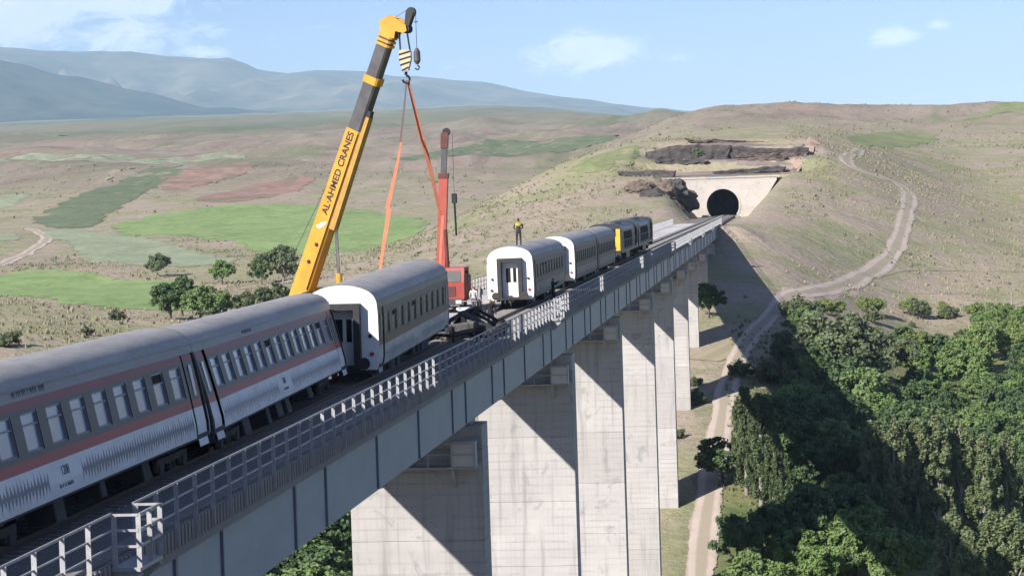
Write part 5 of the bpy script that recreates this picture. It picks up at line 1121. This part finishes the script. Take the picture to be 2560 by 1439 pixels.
TREES= [('silver', -133.9, 525.0, 5.4, 'lone silvery bush tree at the end of the pale green field'), ('round', -111.4, 487.0, 5.2, 'small dark round tree standing on the path edge'), ('dark', -99.3, 467.0, 6.2, 'dark leafy tree beside the taller silvery one behind the coach roof'), ('silver', -93.8, 460.0, 7.7, 'tall silvery tree directly behind the yellow boom foot'), ('dark', -92.6, 370.0, 5.9, 'darkest tree of the clump at the green field corner'), ('dark', -93.8, 382.0, 6.5, 'slim upright tree in the middle of the field corner clump'), ('round', -87.5, 367.0, 5.7, 'wide tree with pale top in the field corner clump'), ('round', -85.8, 373.0, 4.7, 'low spreading tree at the coach end of the field corner clump'), ('bush', -86.7, 394.0, 3.6, 'low bush between the field clump and the crane'), ('bush', -86.2, 405.0, 3.6, 'bushy shrub in front of the dark leafy tree'), ('bush', -85.1, 411.0, 3.6, 'low shrub just short of the crane boom'), ('bush', -99.8, 366.0, 1.9, 'small bush with shadow on the dry verge'), ('bush', -101.6, 320.0, 2.6, 'greyish shrub above the nearest coach roof'), ('bush', -96.9, 339.0, 1.6, 'small yellowish shrub close above the coach roof'), ('silver', 5.9, 349.0, 12.0, 'big round grey green tree at the shadow edge'), ('silver', 11.8, 363.0, 8.5, 'grey green tree leaning out behind the big round one'), ('round', 8.7, 343.0, 6.0, 'bright green tree below the big grey one'), ('round', 7.0, 330.0, 5.5, 'light green tree at the tip of the sunlit wood edge'), ('lime', 4.8, 402.0, 2.8, 'yellow green shrub nearest the road junction'), ('lime', 6.3, 403.0, 3.0, 'round yellow green shrub with shadow near the junction'), ('lime', 11.4, 422.0, 3.0, 'spiky yellow green shrub in the upper row'), ('lime', 13.5, 425.0, 3.2, 'second spiky shrub of the upper row'), ('lime', 19.0, 435.0, 3.4, 'rounded lime shrub beside the silvery bush'), ('silver', 20.7, 433.0, 3.6, 'narrow silvery bush in the upper row'), ('bush', 12.2, 415.0, 2.6, 'single upright bush casting a long shadow on the meadow'), ('silver', 3.3, 394.0, 3.2, 'blue grey bush below the junction'), ('bush', 0.4, 389.0, 4.2, 'bush growing at the end of the viaduct shadow'), ('round', 0.7, 375.0, 5.0, 'round tree on the sunlit rim of the viaduct shadow'), ('bush', 2.6, 382.0, 3.2, 'low bush between the rim tree and the blue grey bush'), ('round', 2.0, 362.0, 5.0, 'leafy tree touching the big grey crown'), ('dark', -13.0, 381.0, 5.6, 'dark bush tree against the last tall pier'), ('dark', -9.0, 294.0, 5.8, 'dark tree overhanging the dirt road'), ('bush', -7.7, 343.0, 2.6, 'bare brownish bush at the road bend'), ('cypress', -6.2, 291.0, 12.5, 'dark slender poplar nearest the dirt road'), ('cypress', -4.5, 287.0, 13.0, 'lit slender poplar beside the road'), ('cypress', -2.7, 280.0, 11.0, 'poplar with bare pale trunk low down'), ('dark', -6.8, 266.0, 6.0, 'dark tree at the foot of the poplars'), ('round', -4.8, 254.0, 6.5, 'sunlit round tree at the bottom edge of the picture'), ('round', -2.6, 254.0, 5.5, 'smaller sunlit tree at the bottom edge beside the round one'), ('dark', -4.3, 270.0, 6.0, 'shaded tree behind the sunlit one at the bottom edge'), ('bush', -13.1, 329.0, 2.2, 'shrub beside the pier short of the road bend'), ('bush', -13.6, 338.0, 1.6, 'small shrub against the pier side'), ('bush', -14.7, 313.0, 1.5, 'low flat shrub at the pier foot'), ('poplar', 8.3, 290.0, 12.5, 'first tall poplar of the sunlit row'), ('poplar', 10.5, 289.0, 13.5, 'second tall poplar of the sunlit row'), ('poplar', 13.3, 292.0, 14.0, 'middle tall poplar of the sunlit row'), ('poplar', 15.6, 293.0, 14.5, 'tallest poplar of the sunlit row'), ('poplar', 18.3, 296.0, 14.0, 'broad poplar near the end of the sunlit row'), ('poplar', 21.0, 296.0, 13.0, 'poplar closing the sunlit row'), ('poplar', 23.9, 300.0, 12.5, 'poplar beyond the end of the sunlit row'), ('poplar', 15.1, 260.0, 13.0, 'front poplar in the bottom corner nearest the shadow'), ('poplar', 16.5, 255.0, 13.0, 'front poplar with forked top in the bottom corner'), ('poplar', 19.3, 261.0, 13.5, 'full poplar in the bottom corner'), ('poplar', 21.5, 261.0, 14.0, 'outermost poplar in the bottom corner'), ('round', 18.8, 359.0, 5.4, 'F1'), ('round', 36.0, 390.0, 6.4, 'F1'), ('lime', 26.2, 384.0, 6.5, 'F1'), ('dark', 27.2, 364.0, 4.9, 'F1'), ('dark', 33.5, 384.0, 4.8, 'F1'), ('dark', 32.6, 375.0, 6.0, 'F1'), ('dark', 21.1, 383.0, 6.6, 'F1'), ('dark', 30.5, 361.0, 6.9, 'F1'), ('dark', 35.3, 386.0, 5.7, 'F1'), ('round', 27.8, 363.0, 4.6, 'F1'), ('lime', 28.3, 396.0, 6.5, 'F1'), ('lime', 35.3, 394.0, 6.5, 'F1'), ('round', 31.1, 360.0, 5.9, 'F1'), ('round', 28.1, 393.0, 6.5, 'F1'), ('round', 25.4, 366.0, 4.8, 'F1'), ('dark', 34.4, 382.0, 5.1, 'F1'), ('lime', 33.9, 371.0, 6.9, 'F1'), ('round', 23.2, 381.0, 6.8, 'F1'), ('round', 32.1, 363.0, 6.2, 'F1'), ('round', 23.6, 374.0, 6.5, 'F1'), ('lime', 16.8, 382.0, 6.1, 'F1'), ('dark', 18.5, 384.0, 6.1, 'F1'), ('round', 25.0, 374.0, 6.8, 'F1'), ('dark', 16.3, 359.0, 5.4, 'F1'), ('round', 17.4, 376.0, 5.4, 'F1'), ('dark', 16.5, 383.0, 6.6, 'F1'), ('round', 29.7, 413.0, 4.6, 'F2'), ('lime', 31.7, 396.0, 3.0, 'F2'), ('lime', 34.3, 412.0, 4.5, 'F2'), ('round', 33.9, 401.0, 3.9, 'F2'), ('round', 35.9, 415.0, 4.1, 'F2'), ('lime', 35.2, 399.0, 4.8, 'F2'), ('round', 32.9, 425.0, 4.9, 'F2'), ('round', 36.6, 422.0, 4.5, 'F2'), ('round', 35.3, 402.0, 3.5, 'F2'), ('lime', 34.8, 415.0, 3.2, 'F2'), ('lime', 31.6, 420.0, 4.3, 'F2'), ('round', 30.8, 416.0, 4.6, 'F2'), ('dark', 15.7, 346.0, 6.8, 'F1'), ('dark', 11.7, 339.0, 5.5, 'F1'), ('round', 26.9, 333.0, 7.2, 'F1'), ('dark', 29.1, 349.0, 6.4, 'F1'), ('round', 15.5, 327.0, 7.5, 'F1'), ('round', 11.5, 328.0, 6.8, 'F1'), ('round', 29.6, 335.0, 6.4, 'F1'), ('dark', 16.9, 328.0, 5.3, 'F1'), ('dark', 26.2, 349.0, 7.0, 'F1'), ('round', 21.0, 347.0, 5.4, 'F1'), ('round', 21.9, 350.0, 5.5, 'F1'), ('dark', 18.9, 340.0, 7.3, 'F1'), ('round', 26.0, 335.0, 5.7, 'F1'), ('dark', 12.4, 336.0, 5.3, 'F1'), ('round', 20.4, 344.0, 6.1, 'F1'), ('dark', 28.3, 341.0, 6.5, 'F1'), ('round', 22.4, 338.0, 6.2, 'F1'), ('round', 11.9, 338.0, 5.6, 'F1'), ('round', 10.9, 332.0, 5.7, 'F1'), ('round', 23.7, 343.0, 5.9, 'F1'), ('bush', 21.5, 403.0, 1.1, 'F3'), ('bush', 13.1, 391.0, 1.4, 'F3'), ('bush', 23.0, 414.0, 1.6, 'F3'), ('bush', 19.0, 425.0, 1.1, 'F3'), ('lime', 13.6, 386.0, 1.6, 'F3'), ('bush', 26.7, 417.0, 1.2, 'F3'), ('bush', 14.8, 404.0, 1.2, 'F3'), ('lime', 16.1, 394.0, 1.5, 'F3'), ('bush', 24.7, 410.0, 1.4, 'F3'), ('bush', 20.8, 395.0, 1.6, 'F3'), ('lime', 16.7, 395.0, 1.1, 'F3'), ('lime', 12.7, 404.0, 1.2, 'F3'), ('bush', 26.4, 418.0, 1.7, 'F3'), ('lime', 12.6, 402.0, 1.7, 'F3'), ('round', 35.8, 438.0, 2.1, 'F2'), ('bush', 25.1, 435.0, 2.0, 'F2'), ('bush', 25.9, 436.0, 2.4, 'F2'), ('lime', 30.0, 433.0, 3.3, 'F2'), ('round', 33.4, 429.0, 2.5, 'F2'), ('round', 30.8, 437.0, 2.2, 'F2'), ('lime', 25.1, 441.0, 2.2, 'F2'), ('lime', 25.3, 438.0, 2.1, 'F2'), ('round', 29.8, 428.0, 2.4, 'F2'), ('lime', 32.5, 428.0, 2.1, 'F2'), ('round', -1.3, 267.0, 5.1, 'F4'), ('dark', 5.6, 338.0, 8.2, 'F4'), ('round', 4.6, 268.0, 5.0, 'F4'), ('round', 5.2, 291.0, 5.7, 'F4'), ('dark', -0.3, 290.0, 5.1, 'F4'), ('round', 9.2, 267.0, 8.0, 'F4'), ('dark', 8.8, 344.0, 5.0, 'F4'), ('round', 7.5, 312.0, 6.0, 'F4'), ('dark', 15.3, 312.0, 5.3, 'F4'), ('dark', -0.6, 272.0, 8.1, 'F4'), ('dark', 5.0, 277.0, 8.1, 'F4'), ('round', 7.6, 317.0, 6.6, 'F4'), ('round', 7.3, 334.0, 8.2, 'F4'), ('round', 5.5, 271.0, 7.8, 'F4'), ('dark', 1.1, 275.0, 8.1, 'F4'), ('dark', -0.7, 303.0, 7.5, 'F4'), ('dark', 13.1, 305.0, 5.9, 'F4'), ('dark', 14.0, 325.0, 8.3, 'F4'), ('round', 12.2, 298.0, 6.7, 'F4'), ('dark', 9.3, 315.0, 8.3, 'F4'), ('dark', 6.1, 326.0, 6.0, 'F4'), ('dark', 1.1, 305.0, 5.7, 'F4'), ('dark', 12.6, 301.0, 8.2, 'F4'), ('round', 4.5, 270.0, 7.3, 'F4'), ('dark', 8.5, 345.0, 7.1, 'F4'), ('dark', 6.3, 280.0, 7.9, 'F4'), ('round', 4.0, 305.0, 7.9, 'F4'), ('dark', 8.3, 306.0, 5.1, 'F4'), ('dark', 1.1, 301.0, 5.7, 'F4'), ('round', 15.7, 319.0, 7.3, 'F4'), ('round', 1.1, 263.0, 5.2, 'F4'), ('dark', 3.5, 321.0, 5.8, 'F4'), ('dark', 11.7, 279.0, 5.4, 'F4'), ('round', 14.6, 309.0, 8.3, 'F4'), ('bush', 1.4, 367.0, 2.9, 'F4'), ('dark', -1.3, 337.0, 3.2, 'F4'), ('dark', 1.4, 365.0, 4.3, 'F4'), ('bush', -2.1, 356.0, 2.7, 'F4'), ('bush', -1.0, 354.0, 3.0, 'F4'), ('bush', 2.2, 371.0, 3.6, 'F4'), ('bush', 2.5, 372.0, 3.3, 'F4'), ('bush', -3.9, 342.0, 4.0, 'F4'), ('dark', -2.3, 354.0, 3.4, 'F4'), ('bush', -2.0, 367.0, 2.6, 'F4'), ('round', -47.6, 243.0, 8.3, 'F5'), ('round', -61.1, 260.0, 6.3, 'F5'), ('round', -50.6, 249.0, 6.6, 'F5'), ('round', -56.6, 242.0, 6.4, 'F5'), ('round', -52.7, 241.0, 6.3, 'F5'), ('round', -54.6, 245.0, 6.1, 'F5'), ('round', -56.0, 244.0, 8.7, 'F5'), ('dark', -48.9, 248.0, 8.3, 'F5'), ('dark', -51.7, 255.0, 6.0, 'F5'), ('round', -57.3, 254.0, 8.5, 'F5'), ('dark', -52.1, 245.0, 7.6, 'F5'), ('round', -47.9, 241.0, 6.4, 'F5'), ('round', -49.9, 253.0, 6.6, 'F5'), ('round', -54.6, 249.0, 8.0, 'F5'), ('round', -59.7, 261.0, 7.6, 'F5'), ('round', -60.2, 251.0, 8.3, 'F5'), ('round', -50.4, 240.0, 8.0, 'F5'), ('round', -47.5, 262.0, 8.7, 'F5'), ('dark', -56.2, 238.0, 6.6, 'F5'), ('round', -49.4, 258.0, 6.3, 'F5'), ('round', -55.5, 238.0, 6.0, 'F5'), ('round', -51.9, 256.0, 7.1, 'F5'), ('round', -57.0, 257.0, 7.2, 'F5'), ('dark', -49.6, 259.0, 8.8, 'F5'), ('dark', -50.8, 257.0, 7.8, 'F5'), ('round', -50.0, 251.0, 9.0, 'F5'), ('round', -44.7, 243.0, 6.5, 'F5'), ('dark', -50.6, 248.0, 7.9, 'F5'), ('round', -51.9, 266.0, 8.9, 'F5'), ('dark', -56.5, 260.0, 7.7, 'F5'), ('dark', 27.3, 320.0, 7.2, 'F1'), ('dark', 29.5, 314.0, 6.4, 'F1'), ('dark', 25.4, 313.0, 6.2, 'F1'), ('dark', 23.7, 316.0, 7.6, 'F1'), ('round', 21.4, 314.0, 6.9, 'F1'), ('round', 26.3, 321.0, 7.9, 'F1'), ('dark', 22.4, 309.0, 6.3, 'F1'), ('dark', 24.5, 330.0, 7.4, 'F1')]
TREES += [('round', 5.1, 339.0, 4.4, 'F4'), ('round', 6.3, 326.0, 5.2, 'F4'), ('dark', 1.1, 324.0, 4.9, 'F4'), ('dark', 2.4, 348.0, 4.3, 'F4'), ('dark', 6.3, 350.0, 4.7, 'F4'), ('round', 8.9, 330.0, 4.3, 'F4'), ('round', 0.6, 332.0, 4.4, 'F4'), ('round', 2.5, 341.0, 6.3, 'F4'), ('dark', 9.6, 336.0, 5.1, 'F4'), ('dark', 5.3, 329.0, 5.4, 'F4'), ('dark', 7.7, 344.0, 5.5, 'F4'), ('dark', 1.8, 348.0, 6.0, 'F4'), ('round', 2.8, 326.0, 4.8, 'F4'), ('round', 10.1, 331.0, 6.4, 'F4'), ('round', 4.3, 339.0, 5.8, 'F4'), ('dark', 0.2, 321.0, 4.2, 'F4'), ('dark', -1.0, 314.0, 6.8, 'F4'), ('round', -1.2, 319.0, 6.6, 'F4'), ('round', 1.4, 322.0, 6.4, 'F4'), ('dark', 2.6, 316.0, 6.3, 'F4'), ('round', -2.8, 318.0, 4.8, 'F4'), ('dark', -3.3, 311.0, 6.8, 'F4'), ('round', -1.4, 318.0, 6.6, 'F4'), ('round', -1.9, 313.0, 5.6, 'F4'), ('round', -1.0, 308.0, 5.6, 'F4'), ('dark', 1.5, 301.0, 6.2, 'F4')]
# ------------------------------------------------------------------ trees
def leaf_mat(name, a, b, c):
    t = NT(name); p = t.pos('object'); n = t.noise(p, .55, 4, .6); oi = t.n.new('ShaderNodeObjectInfo')
    col = t.mix(t.ramp(n, [(.35, 0), (.68, 1)]), a, b); col = t.mix(t.math('MULTIPLY', oi.outputs['Random'], .55), col, c)
    t.col(col).set(.65, 0, .25); t.b.inputs['Subsurface Weight'].default_value = 0
    # light passes through leaves
    tr_ = t.n.new('ShaderNodeBsdfTranslucent'); t.l.new(col, tr_.inputs[0]); mx = t.n.new('ShaderNodeMixShader'); mx.inputs[0].default_value = .22
    t.l.new(t.b.outputs[0], mx.inputs[1]); t.l.new(tr_.outputs[0], mx.inputs[2]); t.l.new(mx.outputs[0], t.n['Material Output'].inputs[0]); return t.m
LEAF = dict(round=leaf_mat('leaf_green', (.135, .220, .066), (.210, .300, .100), (.18, .25, .105)), dark=leaf_mat('leaf_dark', (.075, .130, .052), (.120, .180, .072), (.10, .155, .07)),
            silver=leaf_mat('leaf_silver', (.125, .165, .080), (.180, .215, .118), (.15, .18, .10)), lime=leaf_mat('leaf_lime', (.215, .280, .080), (.270, .320, .110), (.18, .26, .09)),
            cypress=leaf_mat('leaf_dark_poplar', (.075, .110, .050), (.120, .155, .075), (.09, .13, .06)), poplar=leaf_mat('leaf_poplar', (.145, .192, .082), (.212, .250, .125), (.18, .21, .11)), bush=leaf_mat('leaf_bush', (.105, .145, .062), (.155, .180, .090), (.13, .145, .08)))
M_BARK = simple('bark', (.120, .095, .075), (.070, .055, .045), 3, .95, 0, .6); M_BARKP = simple('pale_bark', (.34, .31, .27), (.22, .20, .17), 3, .95, 0, .4)
def crown_mesh(kind, seed, nleaf):
    rs = np.random.RandomState(seed)
    # unit tree: height 1; clump centres in the crown volume
    if kind in ('poplar', 'cypress'):
        nc = 130; t_ = rs.rand(nc)**.85; zc = .09+.88*t_; rmax = .145*np.sin(np.pi*np.clip(.14+.84*t_, 0, 1))**.65+.008
        a = rs.rand(nc)*6.283; rr = rmax*(.35+.65*rs.rand(nc))*(1+.25*np.sin(3*a+seed)); cen = np.stack([rr*np.cos(a), rr*np.sin(a), zc], -1); rad = np.stack([np.full(nc, .030), np.full(nc, .030), .040+.022*rs.rand(nc)], -1); ls = .0125
    elif kind == 'bush':
        nc = 26; d = rs.normal(size=(nc, 3)); d /= np.linalg.norm(d, axis=1)[:, None]; d[:, 2] = np.abs(d[:, 2]); q = .45+.55*rs.rand(nc)
        cen = d*q[:, None]*np.array([.62, .62, .72])+np.array([0, 0, .14]); rad = np.full((nc, 3), .17)*(.7+.6*rs.rand(nc, 1)); ls = .060
    else:
        wide = dict(round=.46, dark=.42, silver=.50, lime=.44)[kind]
        nc = 72; d = rs.normal(size=(nc, 3)); d /= np.linalg.norm(d, axis=1)[:, None]; q = (.30+.70*rs.rand(nc))**.6
        lump = 1+.28*np.sin(d[:, 0]*3.1+seed)*np.cos(d[:, 1]*2.7+seed*.7)
        cen = d*(q*lump)[:, None]*np.array([wide, wide, .36])+np.array([0, 0, .58]); rad = np.full((nc, 3), .088)*(.65+.7*rs.rand(nc, 1)); rad[:, 2] *= .8; ls = .027
    k = rs.randint(0, nc, nleaf); g = rs.normal(size=(nleaf, 3)); g /= np.linalg.norm(g, axis=1)[:, None]; g *= (rs.rand(nleaf, 1)**.45)
    P = cen[k]+g*rad[k]; P[:, 2] = np.maximum(P[:, 2], .02)
    ctr = np.array([0, 0, .5]); out = P-ctr; out /= np.linalg.norm(out, axis=1)[:, None]+1e-6
    nrm = rs.normal(size=(nleaf, 3))*.75+out*.55+g*.5+np.array([0, 0, .35]); nrm /= np.linalg.norm(nrm, axis=1)[:, None]
    u = np.cross(nrm, rs.normal(size=(nleaf, 3))); u /= np.linalg.norm(u, axis=1)[:, None]+1e-9; v = np.cross(nrm, u)
    s = ls*(.6+.8*rs.rand(nleaf, 1)); u *= s; v *= s*.75
    pass
    V = np.stack([P-u, P-v*.9, P+u, P+v*.9], 1).reshape(-1, 3); F_ = np.arange(nleaf*4).reshape(-1, 4)
    me = np_mesh('crown', V, F_, LEAF[kind]); 
    tm = MB(); pale = kind in ('silver', 'poplar', 'cypress'); n = 7 if kind != 'bush' else 5
    if kind == 'bush':
        for i in range(n): c = cen[i]; tm.tube([(0, 0, -.05), (c[0]*.45, c[1]*.45, c[2]*.55), tuple(c)], [.022, .014, .005], 5)
    else:
        ht = .96 if kind in ('poplar', 'cypress') else .72
        tm.tube([(0, 0, -.06), (.006, .004, .14), (-.008, .006, ht*.6), (.0, .0, ht)], [.030, .024, .014, .004], 7)
        for i in range(n*2): c = cen[i]; z_ = max(.12, c[2]-.20); tm.tube([(0, 0, z_), (c[0]*.5, c[1]*.5, (z_+c[2])/2+.02), tuple(c)], [.011, .008, .003], 5)
    return me, tm.mesh('trunk', M_BARKP if pale else M_BARK, True)
NL = dict(round=6500, dark=6500, silver=7000, lime=5000, poplar=9500, cypress=9500, bush=1800)
PROTO = {kd: [crown_mesh(kd, 11+7*i, NL[kd]) for i in range(3)] for kd in NL}
KN = dict(round='leafy_tree', dark='leafy_tree', silver='willow_tree', lime='shrub', poplar='poplar_tree', cypress='poplar_tree', bush='shrub')
FILL = dict(F1=('of the sunlit wood', 'trees of the sunlit wood'), F2=('on the bright rim of the wood', 'trees on the upper rim of the wood'), F3=('in the open green meadow', 'shrubs in the meadow'),
            F4=('in the viaduct shadow', 'trees in the viaduct shadow'), F5=('under the girder by the nearest pier', 'trees under the girder'), F6=('on the shaded slope by the last piers', 'shrubs on the shaded slope'))
ORD = 'first second third fourth fifth sixth seventh eighth ninth tenth eleventh twelfth'.split(); ROWS = ['back row', 'second row', 'third row', 'fourth row', 'fifth row', 'sixth row', 'front row']
PLACE = {}
for key in FILL:      # rows from far to near, counted from the left within a row
    mem = sorted((t[2], i) for i, t in enumerate(TREES) if t[4] == key)[::-1]; nr = max(1, math.ceil(len(mem)/12)); per = math.ceil(len(mem)/nr)
    for r_ in range(nr):
        row = sorted((TREES[i][1]/TREES[i][2], i) for _, i in mem[r_*per:(r_+1)*per])
        for k, (_, i) in enumerate(row): PLACE[i] = ORD[k]+' from left'+(', '+ROWS[r_] if nr > 1 else '')
KW = dict(round='green leafy tree', dark='dark green tree', silver='grey green tree', lime='yellow green tree', poplar='slender poplar', bush='low bush')
rt_ = random.Random(3)
def plant(kind, x, y, h, label, group=None, i=0):
    cm, tm = PROTO[kind][i % 3]; z = float(H(x, y))-.05
    wv = rt_.uniform(.88, 1.18)*(.8 if kind == 'cypress' else 1); e = empty(KN[kind], (x, y, z), (0, 0, rt_.uniform(0, 6.28)), label, 'tree' if kind not in ('bush', 'lime') else 'shrub', group)
    e.scale = (h*wv, h*wv*rt_.uniform(.9, 1.1), h); link('crown', cm, e); link('trunk', tm, e); return e
for i, (kd, x, y, h, lb_) in enumerate(TREES):
    if lb_ in FILL:
        s_, g_ = FILL[lb_]; plant(kd, x, y, h, KW[kd]+' '+s_+', '+PLACE[i], g_, i)
    else: plant(kd, x, y, h, lb_, None, i)
plant('silver', -22.6, 622.5, 3.4, 'small grey tree growing between the rock beds above the portal', None, 1)
# bare pale tree above the wood
bt = empty('bare_tree', (37.2, 447, float(H(37.2, 447))), (0, 0, 0), 'bare whitish dead tree above the wood', 'tree')
m = MB(); m.tube([(0, 0, -.2), (.05, 0, 1.6), (-.05, .1, 3.4)], [.16, .11, .03], 7); m.build('trunk', M_BARKP, bt)
m = MB()
for k in range(9):
    a_ = k*2.4; z_ = 1.1+k*.22; m.tube([(0, 0, z_), (.35*math.cos(a_), .35*math.sin(a_), z_+.35), (.6*math.cos(a_), .6*math.sin(a_), z_+.85)], [.05, .03, .012], 5)
m.build('branches', M_BARKP, bt)

# ------------------------------------------------------------------ scrub and dry tufts over the slopes: nobody could count them
def scrub(name, n, box, size, mat, seed, label, avoid=True, dens=None):
    rs = np.random.RandomState(seed); x = box[0]+(box[1]-box[0])*rs.rand(n*4); y = box[2]+(box[3]-box[2])*rs.rand(n*4)**1.0
    keep = (fbm(x/17, y/26, seed+1, 4) > -.02+.5*rs.rand(n*4)-.16)
    if avoid: keep &= ~((np.abs(x+18) < 8.5) & (y < 592)) & ~((np.abs(x+16) < 13) & (y > 470) & (y < 612))
    for _n, poly, _m, _l, _lb in FIELDS:
        q = np.array(poly); cx_, cy_ = q.mean(0); ins = np.zeros(len(x), bool); j = len(q)-1
        for i in range(len(q)):
            cond = ((q[i, 1] > y) != (q[j, 1] > y)) & (x < (q[j, 0]-q[i, 0])*(y-q[i, 1])/(q[j, 1]-q[i, 1]+1e-9)+q[i, 0]); ins ^= cond; j = i
        keep &= ~ins
    x, y = x[keep][:n], y[keep][:n]; z = H(x, y); m = len(x); s = size[0]+(size[1]-size[0])*rs.rand(m)**2.2
    # one tuft: five leaning blades of triangles
    T = 9; a = rs.rand(m, T)*6.283; b0 = np.stack([x[:, None]+.3*s[:, None]*np.cos(a), y[:, None]+.3*s[:, None]*np.sin(a), np.repeat((z-.05)[:, None], T, 1)], -1)
    tip = np.stack([x[:, None]+s[:, None]*.75*np.cos(a+.5)*rs.rand(m, T), y[:, None]+s[:, None]*.75*np.sin(a+.5)*rs.rand(m, T), z[:, None]+s[:, None]*(.45+.5*rs.rand(m, T))], -1)
    w = np.stack([-np.sin(a), np.cos(a), 0*a], -1)*(s[:, None]*.38)[..., None]
    V = np.stack([b0-w, b0+w, tip], 2).reshape(-1, 3); F_ = np.arange(len(V)).reshape(-1, 3)
    return tag(link(name, np_mesh(name, V, F_, mat)), label, 'scrub', None, 'stuff')
M_SCR = simple('scrub_olive', (.205, .205, .125), (.280, .262, .178), .6, .95, kind='world'); M_SCR2 = simple('dry_tuft', (.330, .300, .200), (.270, .245, .160), .5, .95, kind='world')
scrub('scrub', 4000, (-2, 130, 455, 1000), (.25, .9), M_SCR, 5, 'olive scrub dotting the hill beyond the wood')
scrub('dry_grass', 7000, (-2, 120, 425, 800), (.25, .6), M_SCR2, 6, 'dry grass tufts on the hill beyond the wood')
scrub('scrub', 4200, (-190, -24, 330, 760), (.25, .85), M_SCR, 15, 'olive scrub on the slopes behind the train')
scrub('dry_grass', 6000, (-170, -24, 320, 640), (.25, .6), M_SCR2, 16, 'dry grass tufts on the slopes behind the train')
scrub('scrub', 1200, (-420, 130, 900, 1400), (.5, 1.4), M_SCR, 25, 'dark scrub on the far brown hills')
scrub('meadow_grass', 5000, (-13, 60, 270, 400), (.2, .6), simple('meadow_green', (.130, .165, .065), (.200, .215, .095), .5, .9, kind='world'), 35, 'green grass and herbs on the valley floor')

# ------------------------------------------------------------------ haze
hz = MB().box(-14500, 9500, -1700, 21000, -80, 1330).build('haze', None); hz['kind'] = 'stuff'
hm = bpy.data.materials.new('haze_air'); hm.use_nodes = True; hn = hm.node_tree; hn.nodes.clear()
ho = hn.nodes.new('ShaderNodeOutputMaterial'); pv = hn.nodes.new('ShaderNodeVolumePrincipled'); hn.links.new(pv.outputs[0], ho.inputs['Volume'])
pv.inputs['Color'].default_value = (.52, .75, 1.0, 1); pv.inputs['Density'].default_value = 3.7e-5; pv.inputs['Anisotropy'].default_value = -.22
hz.data.materials.append(hm); tag(hz, 'thin blue haze filling the valley and the plain')
